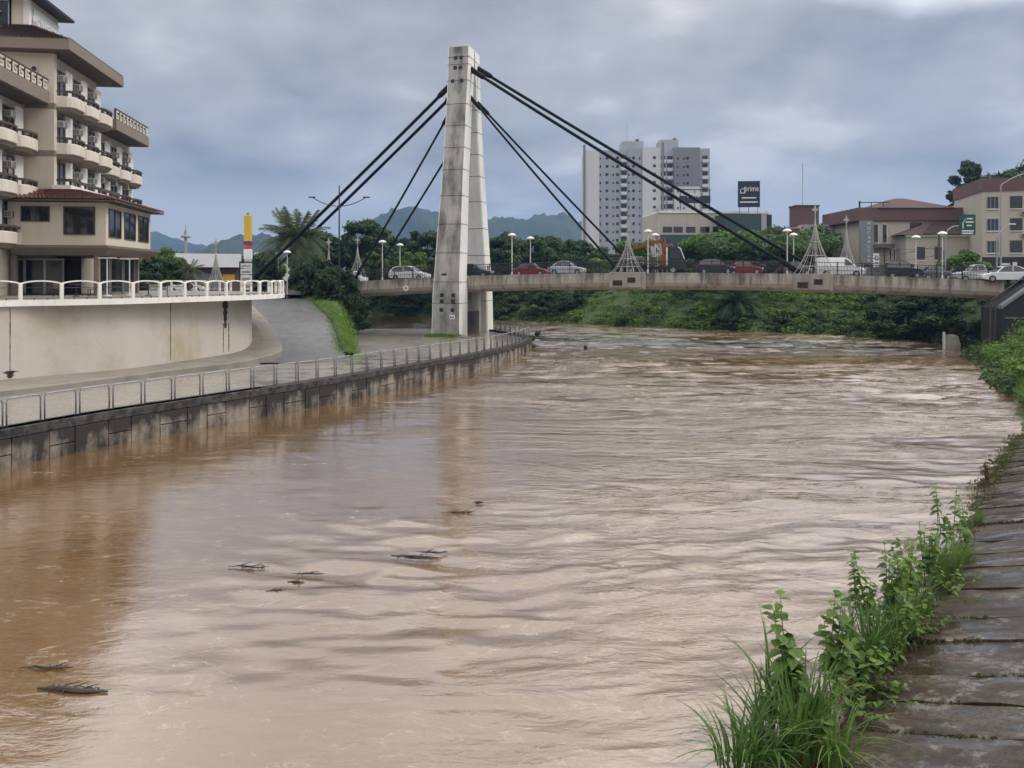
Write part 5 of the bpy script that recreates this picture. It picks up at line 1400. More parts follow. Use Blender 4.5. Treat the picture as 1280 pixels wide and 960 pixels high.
def towers():
    Y = 285; p = PY(730, 350, Y)
    t = thing('apartment_tower', 'tall white and grey apartment tower with stacked balconies left of the darker one', 'building', (p.x, p.y, GZ), R(0))
    k = .285                                     # metres to a photo pixel at that distance
    X = lambda u: (u - 730) * k
    Zt = lambda v: (350 - v) * k + .2
    MB().box(X(732), X(749), 0, 16, 0, Zt(188)).obj('white_bay', M['tower_white'], t)
    MB().box(X(749) + .004, X(803), 1.2, 16, 0, Zt(187)).obj('grey_bay', M['tower_grey'], t)
    MB().box(X(785), X(803) + .05, .8, 1.19, 0, Zt(184.5)).obj('grey_pier', M['tower_grey'], t)
    MB().box(X(803) + .06, X(826), 0, 16, 0, Zt(184)).obj('white_bay', M['tower_white'], t)
    MB().box(X(780), X(807), 4, 12, Zt(187) + .002, Zt(174)).obj('lift_house', M['tower_grey'], t)
    MB().box(X(798), X(802), 6, 7, Zt(174), Zt(170)).obj('roof_vent', M['soffit'], t)
    for u, v in ((730, 181), (828, 178)): MB().box(X(u) - .3, X(u) + .5, -.6, .3, 0, Zt(v)).obj('duct', M['tower_dark'], t)
    MB().tube([(X(788), 8, Zt(174)), (X(788), 8, Zt(150))], .08, 4).obj('antenna', M['metal_grey'], t)
    wm = MB().box(-.5, .5, -.06, .04, 0, .95).mesh('window', M['glass']); ws = MB().box(-.27, .27, -.06, .04, 0, .7).mesh('window', M['glass']); wb = MB().box(-.85, .85, -.06, .04, 0, 1.4).mesh('window', M['glass'])
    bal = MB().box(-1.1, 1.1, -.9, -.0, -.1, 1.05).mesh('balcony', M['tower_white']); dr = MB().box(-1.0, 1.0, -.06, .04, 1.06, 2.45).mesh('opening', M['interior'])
    v = 195.0
    while v < 335:
        z = Zt(v) - 1
        for u, me, y in ((751, ws, 1.2), (759.3, wm, 1.2), (767, ws, 1.2), (772.4, wm, 1.2), (786.5, ws, .8), (792.3, wm, .8), (800, ws, .8), (818, wm, 0)):
            link('window', me, t, (X(u), y, z))
        o = link('balcony', bal, t, (X(780.2), 1.2, z - .9)); link('opening', dr, o, (0, 0, 0))
        v += 10.3
    t = thing('apartment_tower', 'darker grey apartment tower with white balconies on the right', 'building', (p.x + X(830), p.y + 8, GZ), R(0))
    X = lambda u: (u - 830) * .293
    Zt = lambda v: (350 - v) * .293 + .2
    MB().box(X(829), X(848), 1.6, 16, 0, Zt(186)).obj('balcony_bay', M['tower_grey'], t)
    MB().box(X(848) + .004, X(880), 0, 16, Zt(233), Zt(184)).obj('dark_bay', M['tower_dark'], t)
    MB().box(X(848) + .004, X(880), -.02, 16, 0, Zt(233) - .004).obj('white_base', M['tower_white'], t)
    MB().box(X(880) + .004, X(893), .8, 15, 0, Zt(185)).obj('end_bay', M['tower_grey'], t)
    MB().box(X(833), X(856), 4, 12, Zt(186) + .004, Zt(172)).obj('lift_house', M['tower_grey'], t)
    MB().box(X(851), X(855), 6, 8, Zt(172), Zt(169)).obj('roof_vent', M['soffit'], t)
    v = 196
    while v < 300:
        z = Zt(v) - 1
        for u in (834.5, 843.5):
            o = link('balcony', bal, t, (X(u), 1.6, z - .9)); link('opening', dr, o, (0, 0, 0))
        o = link('balcony', bal, t, (X(887), .8, z - .9)); link('opening', dr, o, (0, 0, 0))
        for u in (852.5, 860): link('window', ws, t, (X(u), 0 if v < 230 else -.02, z))
        if v < 228: link('window', wm, t, (X(861.5) + .9, 0, z))
        v += 10.3
towers()
def left_buildings():
    p = PY(212, 350, 112); t = thing('flat_roof_building', 'low building with a broad white flat roof band behind the terrace', 'building', (p.x, p.y, 4.9), R(19))
    MB().box(0, 9.4, 0, 10, 0, 3.2).obj('wall', M['brick_brown'], t); MB().box(-.3, 9.5, -1.5, 10, 3.3, 5.2).obj('roof_band', M['white'], t)
    MB().box(2.2, 6.5, -.06, -.004, .3, 2.4).obj('glazing', M['tower_dark'], t); MB().box(7.0, 8.6, -.3, -.004, 1.5, 2.3).obj('yellow_panel', M['yellow'], t)
    p = PY(318, 350, 190); t = thing('white_house', 'small white house on the far side behind the totem', 'building', (p.x, p.y, 4.9), R(17))
    MB().box(0, 3.2, 0, 5, 0, 8.0).obj('wall', M['white'], t); MB().box(3.21, 8.0, 1, 6, 0, 5.4).obj('side_wing', M['off_white'], t); win(t, 1.6, 5.2, 1.2, 1.2)
    p = PY(232, 350, 260); t = thing('radio_mast', 'grey radio mast with antenna ring far behind the white roof', 'mast', (p.x, p.y, 4.9))
    MB().lathe([(.7, 0), (.45, 17.5)], 8).obj('mast', M['metal_grey'], t); MB().lathe([(1.4, 15.2), (1.5, 15.4), (1.5, 15.9), (1.4, 16.0)], 10).obj('antenna_ring', M['metal_grey'], t); MB().tube([(0, 0, 17.5), (0, 0, 19.3)], .15).obj('rod', M['metal_grey'], t)
    p = PY(722, 350, 190); t = thing('grey_shed', 'small grey shed roof among the trees right of the silver sedan', 'building', (p.x, p.y, GZ))
    MB().box(-3, 3.5, 0, 6, 0, 3.4).obj('wall', M['tower_grey'], t); MB().box(-3.2, 3.7, -.3, 6.2, 3.4, 3.65).obj('roof', M['metal_grey'], t)
left_buildings()
# dark stair wall on the right bank
def stair_wall():
    t = thing('stair_wall', 'dark stone wing wall with sloping parapet at the right bridge end', 'wall', (40.9, 66.6, 0), 0)
    pr = [(-0.1, 4.05), (-.1, .3), (8, .3), (8, 8.0), (3.4, 6.55)]
    MB().loft([[(x, y, z) for x, z in pr] for y in (0, 3.0)]).obj('wall', M['dark_stone'], t)
    MB().loft([[(x, y, z) for x, z in ((-.2, 4.0), (3.4, 6.55), (8, 8.0), (8, 8.25), (3.4, 6.82), (-.2, 4.28))] for y in (-.15, .35)]).obj('sloping_coping', M['tower_dark'], t)
    for z in (2.0, 3.2): MB().box(.1, 8, -.06, -.004, z, z + .09).obj('stone_course', M['tower_dark'], t)
    for x, h in ((-.55, 4.1), (-.95, 4.0)): MB().tube([(x, .3, .8), (x + .1, .3, h + .6)], .07, 6).obj('rail_post', M['dark_wood'], t)
    MB().tube([(-.9, .2, 4.7), (.4, .2, 5.6), (1.6, .2, 6.5), (2.4, .2, 7.2)], .05, 6).obj('handrail', M['dark_wood'], t)
    MB().tube([(-.9, .2, 4.1), (.4, .2, 5.0), (1.6, .2, 5.9), (2.4, .2, 6.6)], .05, 6).obj('handrail', M['black'], t)
    p = PZ(1180, 431, .55); q = thing('water_gauge', 'short white gauge post standing in the water under the bridge end', 'post', (p.x, p.y, -.5))
    MB().box(-.1, .1, -.08, .08, 0, 2.2).obj('post', M['off_white'], q); MB().lathe([(.7, 0), (.75, 1.0), (.55, 1.8), (.2, 1.95)], 10, (1.0, .6, 0)).obj('footing', M['girder'], q)
stair_wall()
# ------------------------------------------------------------------ vegetation
def leaf_cloud(rs, clumps, n, size, flat=0.35, shell=0.55, droop=0.0):
    """leaf sized quads through the volume of many overlapping clumps -> (verts, faces)"""
    cs = np.array([c[:3] for c in clumps]); rr = np.array([c[3:6] for c in clumps])
    vol = (rr.prod(1)) ** (2 / 3); pick = rs.choice(len(clumps), n, p=vol / vol.sum())
    d = rs.normal(size=(n, 3)); d /= np.linalg.norm(d, axis=1)[:, None]
    rad = (shell + (1 - shell) * rs.rand(n)) * rs.uniform(.82, 1.12, n)
    c = cs[pick] + d * rad[:, None] * rr[pick]
    nrm = d * 0.8 + rs.normal(size=(n, 3)) * 0.55; nrm[:, 2] += flat
    nrm /= np.linalg.norm(nrm, axis=1)[:, None]
    a = np.cross(nrm, rs.normal(size=(n, 3))); a /= np.linalg.norm(a, axis=1)[:, None]
    b = np.cross(nrm, a)
    s = size * rs.uniform(.6, 1.35, n)[:, None]
    a *= s; b *= s * .6
    tip = np.array([0, 0, -1.0]) * s * droop
    co = np.stack([c - a, c - b * .9 + nrm * s * .10, c + a + tip, c + b * .9 + nrm * s * .10], 1).reshape(-1, 3)
    return co
def quads(n): return np.arange(n * 4).reshape(-1, 4)
def clumps_for(rs, h0, h1, r, n, kind='round'):
    out = []
    for _ in range(n):
        f = rs.rand(); a = rs.rand() * 2 * pi
        if kind == 'round': prof = math.sin(pi * (0.12 + 0.86 * f)) ** .6
        elif kind == 'umbrella': prof = .55 + .55 * f
        elif kind == 'bush': prof = math.cos(f * pi / 2 * .9) ** .5
        else: prof = 1 - f * .8
        q = r * prof * math.sqrt(rs.rand()) * .95
        cr = r * rs.uniform(.22, .42) * (0.7 if kind == 'tall' else 1)
        out.append((q * math.cos(a), q * math.sin(a), h0 + (h1 - h0) * (f if kind != 'umbrella' else .35 + .65 * f), cr, cr, cr * rs.uniform(.55, .85)))
    return out
def tree_meshes(name, seed, H, r, trunk_r, nclump, nleaf, size, mat, kind='round', base=.3, droop=0.0):
    rs = np.random.RandomState(seed)
    cl = clumps_for(rs, H * base, H * .93, r, nclump, kind)
    me = numesh(name + '_crown', leaf_cloud(rs, cl, nleaf, size, droop=droop), quads(nleaf), M[mat], False)
    m = MB(); m.tube([(0, 0, -.4), (.05 * r, 0, H * .25), (-.04 * r, .03 * r, H * .5), (0, 0, H * .8)], [trunk_r, trunk_r * .8, trunk_r * .55, trunk_r * .15], 7)
    for k in range(min(9, nclump)):
        c = cl[k * (nclump // min(9, nclump))]; z0 = max(H * .18, min(c[2] * .72, H * .55))
        m.tube([(0, 0, z0), (c[0] * .5, c[1] * .5, (z0 + c[2]) * .5), c[:3]], [trunk_r * .45, trunk_r * .28, trunk_r * .1], 5)
    return m.mesh(name + '_trunk', M['wood_bark'], True), me
TREES = {
 'dense_a': tree_meshes('dense_a', 1, 10, 4.2, .28, 26, 5200, .36, 'leaf_dark'),
 'dense_b': tree_meshes('dense_b', 2, 10, 3.8, .25, 20, 4400, .38, 'leaf_dark', 'round', .22),
 'mid_a': tree_meshes('mid_a', 3, 9, 4.2, .24, 22, 4600, .34, 'leaf_mid', 'round', .25),
 'mid_b': tree_meshes('mid_b', 4, 9, 3.6, .22, 16, 3400, .34, 'leaf_mid', 'tall', .2),
 'light': tree_meshes('light', 5, 7, 3.4, .18, 16, 3600, .30, 'leaf_light', 'round', .2),
 'umbrella': tree_meshes('umbrella', 6, 7, 5.5, .3, 34, 7500, .30, 'leaf_mid', 'umbrella', .42),
 'umbrella_l': tree_meshes('umbrella_l', 16, 7, 5.5, .3, 30, 7000, .30, 'leaf_light', 'umbrella', .42),
 'tall': tree_meshes('tall', 7, 14, 4.0, .3, 15, 3200, .42, 'leaf_dark', 'round', .35),
 'shrub': tree_meshes('shrub', 8, 4, 2.2, .1, 16, 2600, .22, 'leaf_mid', 'bush', .08),
 'shrub_d': tree_meshes('shrub_d', 9, 4, 2.4, .1, 16, 2800, .24, 'leaf_dark', 'bush', .08),
 'shrub_l': tree_meshes('shrub_l', 10, 3.4, 2.2, .08, 14, 2400, .22, 'leaf_light', 'bush', .06),
 'round': tree_meshes('round', 11, 4.6, 2.6, .12, 22, 4800, .20, 'leaf_light', 'round', .22),
}
TREE_H = {'dense_a': 10, 'dense_b': 10, 'mid_a': 9, 'mid_b': 9, 'light': 7, 'umbrella': 7, 'umbrella_l': 7, 'tall': 14, 'shrub': 4, 'shrub_d': 4, 'shrub_l': 3.4, 'round': 4.6}
def tree(kind, loc, h, label, name='tree', cat='tree', group=None, wide=1.0, rz=None):
    t = thing(name, label, cat, loc, random.uniform(0, 6.28) if rz is None else rz, group)
    s = h / TREE_H[kind]; t.scale = (s * wide, s * wide, s)
    tm, cm = TREES[kind]
    link('trunk' if cat == 'tree' else 'stem', tm, t); link('crown' if cat == 'tree' else 'foliage', cm, t)
    return t
def tree_px(kind, u, vtop, Y, z, label, wide=1.0, **k):
    p = PY(u, vtop, Y); return tree(kind, (p.x, Y, z), (p.z - z) * (.84 if kind.startswith('umb') else .92), label, wide=wide, **k)
G1 = 'trees behind the bridge'
# wood behind the bridge, left and right of the pylon
rows = [('dense_a', 458, 268, 120), ('mid_a', 488, 292, 128), ('tall', 470, 290, 150), ('dense_b', 512, 282, 135), ('dense_a', 536, 284, 128), ('light', 512, 303, 112), ('mid_a', 470, 312, 112), ('mid_b', 548, 306, 116), ('dense_b', 440, 286, 118),
        ('dense_a', 626, 290, 130), ('mid_a', 640, 300, 126), ('dense_b', 632, 284, 140), ('mid_b', 655, 298, 130), ('dense_a', 672, 290, 132), ('mid_a', 694, 292, 128), ('dense_b', 708, 294, 124), ('dense_a', 726, 296, 130), ('mid_a', 600, 296, 130), ('dense_b', 576, 290, 134), ('mid_b', 684, 288, 138), ('mid_a', 748, 306, 122), ('light', 762, 312, 116), ('dense_b', 780, 308, 124)]
MARK = [(400, 'behind the palm'), (445, 'at the left bridge end'), (478, 'by the leftmost bridge lamp'), (512, 'above the white hatchback'), (548, 'left of the pylon'), (590, 'between the pylon legs'), (626, 'just right of the pylon'), (655, 'by the twin lamps'), (676, 'above the red sedan'), (704, 'above the silver sedan'), (732, 'right of the silver sedan'), (757, 'under the lower cables'), (785, 'by the middle light tree'), (830, 'by the crane truck'), (895, 'by the dark hatchback'), (935, 'by the second red sedan'), (988, 'by the paired lamps'), (1040, 'by the white van'), (1100, 'by the vertical shop sign'), (1150, 'by the black car'), (1210, 'by the round street tree'), (1260, 'at the right bridge end')]
def mark(u): return min(MARK, key=lambda m: abs(m[0] - u))[1]
for k, (kd, u, v, Y) in enumerate(rows):
    side = 'left' if u < 560 else ('behind the pylon' if u < 612 else 'right')
    lab = {'dense_a': 'broad dark green tree', 'dense_b': 'rounded dark green tree', 'mid_a': 'wide mid green tree', 'mid_b': 'slim mid green tree', 'light': 'small bright green tree', 'tall': 'tall thin topped dark tree'}[kd]
    far_ = 'front' if Y < 125 else 'back'
    tree_px(kd, u, v, Y, GZ, f'{lab} in the {far_} of the wood, {mark(u)}', group=f'trees of the wood behind the bridge', wide=random.uniform(.95, 1.25))
for k in range(46):
    u = random.uniform(435, 800); Y = random.uniform(112, 150)
    if 560 < u < 605: continue
    kd = random.choice(['shrub', 'shrub_d', 'mid_a', 'dense_b']); nm = {'shrub': 'leafy green bush', 'shrub_d': 'dark bush', 'mid_a': 'low green tree', 'dense_b': 'low dark tree'}[kd]
    tree_px(kd, u, random.uniform(312, 330), Y, GZ, f'{nm} filling the {"front" if Y < 131 else "back"} edge of the wood {mark(u)}', wide=random.uniform(1.0, 1.5), group='low growth along the wood edge')
# garden trees between the truck and the paired lamps
for kd, u, v, Y, lab in (('umbrella_l', 905, 285, 112, 'wide bright green tree with layered crown above the dark hatchback'), ('umbrella', 960, 284, 110, 'wide layered green tree left of the paired lamps'), ('mid_a', 862, 292, 116, 'upright bright tree right of the green panel'), ('umbrella', 990, 292, 106, 'layered green tree right behind the paired lamps'), ('light', 842, 300, 118, 'small bright tree behind the crane truck cab'), ('mid_b', 880, 286, 122, 'slim tree in front of the long pale block'), ('umbrella', 930, 296, 104, 'spreading green tree behind the two cars'), ('light', 812, 282, 120, 'loose pale green tree behind the crane'), ('shrub', 870, 318, 100, 'low bush behind the crane truck cab'), ('shrub_d', 940, 322, 98, 'low dark bush behind the red sedan'), ('shrub', 905, 322, 98, 'low bush behind the dark hatchback'), ('shrub_d', 975, 320, 97, 'low dark bush beside the paired lamps')):
    tree_px(kd, u, v, Y, GZ, lab, wide=1.15)
t = tree_px('umbrella', 1000, 280, 116, GZ, 'layered tree topped with orange red blossom behind the paired lamps', wide=.9)
rs = np.random.RandomState(44); cl = [(rs.uniform(-1.5, 2.2), rs.uniform(-1, 1), 6.7 + rs.uniform(-.3, .5), .9, .9, .5) for _ in range(6)]
link('blossom', numesh('blossom', leaf_cloud(rs, cl, 700, .26), quads(700), M['leaf_red'], False), t)
t.rotation_euler[2] = 0
tree_px('round', 1203, 308, 82, GZ, 'round bright green street tree before the cream house', wide=1.2)
for kd, u, v, Y, lab in (('tall', 1210, 196, 150, 'tall loose crowned tree on the hill behind the cream house'), ('dense_a', 1238, 218, 150, 'dark tree between the tall tree and the apartment house'), ('dense_b', 1262, 212, 146, 'dark tree above the apartment house roof'), ('mid_a', 1278, 202, 150, 'rounded tree on the hill at the right edge'), ('dense_b', 1205, 258, 148, 'low dark tree under the tall hill tree'), ('dense_a', 1222, 240, 146, 'dark tree filling the hill under the tall tree')):
    p = PY(u, v, Y); z = 12.0; tree(kd, (p.x, Y, z), p.z - z, lab, wide=.8 if kd == 'tall' else 1.0)
# left side: garden of the terrace, palm, bushes at the bridge end
for kd, u, v, Y, lab in (('mid_a', 200, 306, 80, 'green tree beside the hotel pavilion'), ('dense_b', 180, 318, 76, 'dark tree half behind the hotel pavilion'), ('mid_b', 232, 326, 84, 'small tree in front of the flat roofed building'), ('shrub_d', 330, 326, 92, 'dark shrub right of the notice board'), ('dense_b', 300, 316, 128, 'dark tree beside the totem column'), ('mid_a', 330, 308, 150, 'mid green tree behind the street lamps'), ('dense_a', 400, 284, 120, 'broad dark tree behind the palm'), ('dense_b', 425, 292, 124, 'rounded dark tree behind the thin lamp mast'), ('mid_a', 385, 300, 118, 'mid green tree behind the palm trunk'), ('dense_a', 160, 322, 90, 'dark tree seen through the pavilion glazing'), ('dense_b', 140, 326, 88, 'low dark tree behind the pavilion columns'), ('shrub', 345, 330, 100, 'shrub under the rear street lamp')):
    tree_px(kd, u, v, Y, 4.9, lab, wide=1.1)
for kd, u, v, Y, z, lab in (('shrub_d', 398, 318, 83, 4.8, 'big dark bush right of the palm'), ('shrub_d', 418, 326, 83.5, 4.6, 'dark bush behind the thin lamp mast'), ('shrub_d', 430, 336, 84.5, 4.0, 'dark bush at the girder end'), ('shrub', 434, 340, 79.5, 3.2, 'light edged bush touching the girder end'), ('shrub_d', 424, 330, 79.0, 3.6, 'dark rounded bush in front of the girder end'), ('shrub_d', 408, 326, 79.5, 4.2, 'dark bush left of the one at the girder end'), ('shrub', 433, 366, 79, 1.6, 'low bush on the bank under the girder end'), ('shrub_d', 441, 372, 83, .9, 'dark bush at the water under the girder end'), ('shrub_d', 405, 350, 79, 4.2, 'low clipped dark bush on the grass'), ('shrub_d', 384, 322, 86, 4.8, 'dark bush under the palm')):
    tree_px(kd, u, v, Y, z, lab, wide=.85, name='bush', cat='bush')
def frond(rs, L, droop, n=26, w=.42):
    """one palm frond along +x: a drooping midrib with leaflets both sides"""
    mid = []
    for k in range(n + 1):
        f = k / n; mid.append(Vector((L * (f - .12 * f * f), 0, L * (.36 * f - droop * f * f))))
    m = MB().tube(mid[::3] + [mid[-1]], [.035 * (1 - .8 * k / (len(mid[::3]))) for k in range(len(mid[::3]) + 1)], 4)
    for k in range(2, n):
        f = k / n; l = w * L * .62 * math.sin(pi * (.12 + .86 * f)) ** .7 * rs.uniform(.85, 1.1)
        d = (mid[k + 1] - mid[k]).normalized(); ww = d * (L / n) * .42
        for s in (-1, 1):
            t = mid[k] + d * l * .55 + Vector((0, s * l * .75, -l * (.38 + .3 * rs.rand())))
            m.add([mid[k] - ww, mid[k] + ww, t], [(0, 1, 2)] if s > 0 else [(0, 2, 1)])
    return m
def palm(loc, H, L, n, label, group=None, seed=0, mat='palm'):
    rs = np.random.RandomState(seed); t = thing('palm_tree', label, 'palm tree', loc, rs.rand() * 6, group)
    MB().tube([(0, 0, -.3), (.06, 0, H * .3), (.1, 0, H * .7), (0, 0, H)], [.24, .17, .15, .12], 9).obj('trunk', M['wood_bark'], t, True)
    fr = [frond(rs, L, d).mesh('frond', M[mat]) for d in (.10, .45, .85, 1.15)]
    for k in range(n):
        q = k / n; o = link('frond', fr[min(3, int(q * 4))], t, (0, 0, H), 0); o.rotation_euler = (0, -R(38) * (1 - q) * 1.3 + R(6), k * 2.399)
        o.scale = (rs.uniform(.85, 1.1),) * 3
p = PY(370, 345, 91); palm((p.x, p.y, 4.8), 6.1, 4.8, 52, 'tall coconut palm with drooping fronds left of the thin lamp mast', seed=3)
p = PY(236, 345, 80); palm((p.x, p.y, 4.9), 2.3, 2.0, 18, 'small palm before the flat roofed building', seed=5)
# dense growth on the far bank
G2 = 'bushes on the far bank below the bridge'
PB = [p for p in catmull([(x, y, 0) for x, y in BANK_R[iA:]], 6)]
BW = walk(PB, 1.0)
rs_ = random.Random(12); cnt = 0
for p, hd in BW:
    if p.y < 72 or p.x < -34: continue
    n = Vector((math.sin(hd), -math.cos(hd), 0))
    for off, pr in ((1.0, .62), (3.2, .55), (5.6, .45)):
        u = 640 + 1000 * p.x / p.y
        open_ = 700 < u < 1075 and off > .9
        if rs_.random() > pr * (0.42 if open_ else 1): continue
        o = off + rs_.uniform(-.8, .8); q = p + n * o
        if q.y < 74 and q.x > 40: continue
        z = max(.15, min(5.9, .2 + o * .62)) + float(wl(q.y)) * .4
        kd = rs_.choice(['shrub', 'shrub_d', 'shrub_d', 'shrub'] if not open_ else ['shrub_l', 'shrub_l', 'shrub'])
        h = rs_.uniform(1.6, 3.0) * (.7 if open_ else 1) * (.8 if off > 5 else 1)
        nm = {'shrub': 'leafy green bush', 'shrub_d': 'dark leafy bush', 'shrub_l': 'bright green low bush'}[kd]
        tree(kd, (q.x, q.y, z - .35), h, f'{"small" if h < 1.9 else "large" if h > 2.4 else "middling"} {nm} {"low on" if off < 2 else "halfway up" if off < 5 else "atop"} the far bank {mark(640 + 1000 * q.x / q.y).replace("above", "below")}', 'bush', 'bush', 'bushes on the overgrown far bank', rs_.uniform(1.0, 1.5)); cnt += 1
# big fronded clumps on the bank (small palms in the water edge)
for u, v, Y, h, L, lab in ((858, 408, 105, 2.4, 3.3, 'dark fronded palm clump left of the larger one'), (922, 412, 101, 2.8, 4.4, 'largest dark fronded palm clump'), (985, 414, 98, .9, 2.0, 'low fronded clump under the cable anchorage')):
    p = PZ(u, v, .55); palm((p.x, p.y + 1.2, .6), h, L, 40, lab, seed=int(u), mat='leaf_dark')
    for q in range(3): tree('shrub_d', (p.x + (q - 1) * 1.7, p.y + .1, .1), 2.2 + .35 * L * (q == 1), f'dark bush {("left of", "under", "right of")[q]} the {lab}', 'bush', 'bush', None, 1.2)
# creeping growth that covers the banks
def cover(name, pts, n, size, mat, lab, seed, rmin=.35, rmax=.95, clumps=420):
    """growth lying over a slope in leafy mounds"""
    rs = np.random.RandomState(seed); P_ = np.array(pts); cl = []
    for k in rs.randint(0, len(P_), clumps):
        r = rs.uniform(rmin, rmax); q = P_[k] + rs.normal(size=3) * np.array([.5, .5, .1]); cl.append((q[0], q[1], q[2] + r * .05, r * 1.25, r * 1.25, r * .75))
    tag(link(name, numesh(name, leaf_cloud(rs, cl, n, size, flat=.5), quads(n), M[mat], False)), lab, None, None, 'stuff')
cp = []; cl_ = []
for p, hd in BW:
    if p.x < -45 or p.y < 44: continue
    n = Vector((math.sin(hd), -math.cos(hd), 0)); u = 640 + 1000 * p.x / p.y
    for k in range(9):
        o = .1 + k * 1.15; q = p + n * o; z = (.05 + o * .62 if o < 2.5 else 1.5 + (o - 2.5) * .76 if o < 5.5 else 3.8 + (o - 5.5) * .67); z = min(6.3, z) + .15
        (cl_ if (690 < u < 1090 and o > .8 and rs_.random() < .85) or (p.y < 64 and o > 1) else cp).append((q.x, q.y, z))
cover('undergrowth', cp, 110000, .17, 'leaf_mid', 'dark creeping undergrowth on the far bank', 1, .4, 1.1, 1300)
cover('bright_undergrowth', cl_, 170000, .14, 'leaf_light', 'bright green weeds on the open part of the bank', 2, .35, .9, 1900)
cover('bank_weeds', [q for q in cl_ + cp if q[1] > 70], 130000, .15, 'leaf_mid', 'mid green weeds mixed through the growth on the bank', 3, .35, .85, 1700)
# right bank: reeds and bushes between the concrete slope and the stair wall
def blade_mesh(rs, n, hmin, hmax, spread, w, lean=.5, mat='blade', seg=5):
    V, F = [], []
    for _ in range(n):
        a = rs.rand() * 2 * pi; r = spread * math.sqrt(rs.rand()) * .55; x0, y0 = r * math.cos(a), r * math.sin(a)
        a2 = a + rs.normal() * .7; h = rs.uniform(hmin, hmax); bend = lean * rs.uniform(.25, 1.3); ww = w * rs.uniform(.7, 1.25)
        px, py = -math.sin(a2), math.cos(a2); o = len(V)
        for k in range(seg + 1):
            f = k / seg; out = h * bend * f ** 2.0; z = h * (f - .42 * bend * f ** 3)
            t = ww * (1 - f ** 1.6) * .5 + .001
            cx, cy = x0 + math.cos(a2) * out, y0 + math.sin(a2) * out
            V += [(cx - px * t, cy - py * t, z), (cx + px * t, cy + py * t, z)]
        for k in range(seg): F.append((o + 2 * k, o + 2 * k + 1, o + 2 * k + 3, o + 2 * k + 2))
    return numesh('blades', np.array(V), np.array(F), M[mat], True)
rsb = np.random.RandomState(5)
REED = [blade_mesh(rsb, 150, 1.0, 1.9, .8, .05, .5), blade_mesh(rsb, 130, .8, 1.5, .8, .045, .7), blade_mesh(rsb, 110, .5, .95, .6, .03, .8)]
def grass_clump(loc, k, s, label, group=None, name='grass_clump'):
    t = link(name, REED[k], None, loc, random.uniform(0, 6)); t.scale = (s,) * 3; return tag(t, label, 'grass clump', group)
rr = random.Random(4); RV, RF, off_ = [], [], 0
for k in range(150):
    f = rr.random(); i = f * 5
    pts = [(22.4, 36.2), (25.4, 42.1), (29.25, 49.3), (33.9, 58.8), (38.2, 66.7), (41.6, 71.6)]
    a, b = pts[int(i)], pts[min(int(i) + 1, 5)]; q = i - int(i); o = rr.uniform(.2, 3.6)
    x, y = a[0] + (b[0] - a[0]) * q + .9 + o * .85, a[1] + (b[1] - a[1]) * q - o * .45
    if x / y > .66 and y < 50: continue
    me = REED[rr.choice([0, 1, 2, 2])]; s = rr.uniform(.5, .8); an = rr.uniform(0, 6.28)
    co = np.empty(len(me.vertices) * 3, np.float32); me.vertices.foreach_get('co', co); co = co.reshape(-1, 3) * s
    fx = np.empty(len(me.loops), np.int32); me.loops.foreach_get('vertex_index', fx)
    RV.append(np.stack([co[:, 0] * math.cos(an) - co[:, 1] * math.sin(an) + x, co[:, 0] * math.sin(an) + co[:, 1] * math.cos(an) + y, co[:, 2] + .12 + o * .3], -1)); RF.append(fx.reshape(-1, 4) + off_); off_ += len(co)
tag(link('bank_grass', numesh('bank_grass', np.concatenate(RV), np.concatenate(RF), M['blade'])), 'tall bright grass covering the right bank before the stair wall', None, None, 'stuff')
for x, y, z, h, kd, lab in ((28.6, 43.4, -.3, 2.4, 'shrub_l', 'bright leafy bush at the right picture edge above the concrete slope'), (26.6, 40.2, .0, 1.2, 'shrub_l', 'lower bright bush nearest the concrete slope'), (41.4, 75, .6, 2.2, 'shrub_d', 'dark bush in the shade under the right bridge end'), (43.2, 73, 1.6, 1.8, 'shrub', 'bush beside the stair wall posts')):
    tree(kd, (x, y, z), h, lab, 'bush', 'bush', None, 1.1)
tree('shrub', (1.9, 75.5, -.2), 1.9, 'green bush at the outer corner of the river wall', 'bush', 'bush', None, .95)
p = PZ(732, 437, .1); tree('shrub_d', (p.x, p.y, -.2), .75, 'tuft of drowned shrub sticking out of the river', 'bush', 'bush', None, .45)
p = PZ(717, 438, .1); tree('shrub_d', (p.x, p.y, -.15), .35, 'tiny drowned shrub tip left of the larger one', 'bush', 'bush', None, .45)
# grass on the verge and at the pylon foot
def turf(name, pts, n, h, lab, seed):
    rs = np.random.RandomState(seed); P_ = np.array(pts); k = rs.randint(0, len(P_), n); c = P_[k] + rs.normal(size=(n, 3)) * np.array([.35, .35, .02])
    a = rs.rand(n) * 2 * pi; w = .025; hh = h * rs.uniform(.5, 1.3, n)
    dx, dy = np.cos(a) * w, np.sin(a) * w; lx, ly = rs.normal(size=n) * h * .4, rs.normal(size=n) * h * .4
    co = np.stack([np.stack([c[:, 0] - dx, c[:, 1] - dy, c[:, 2]], 1), np.stack([c[:, 0] + dx, c[:, 1] + dy, c[:, 2]], 1), np.stack([c[:, 0] + lx + dx * .3, c[:, 1] + ly + dy * .3, c[:, 2] + hh], 1), np.stack([c[:, 0] + lx - dx * .3, c[:, 1] + ly - dy * .3, c[:, 2] + hh], 1)], 1).reshape(-1, 3)
    tag(link(name, numesh(name, co, quads(n), M['leaf_light'], False)), lab, None, None, 'stuff')
vp = []
for a, b in zip(catmull(RAMP_R[1:], 10), catmull(E_R[1:], 10)):
    for k in range(8): q = a.lerp(b, (k + .5) / 8); vp.append((q.x, q.y, q.z + .1 * (1 - k / 8)))
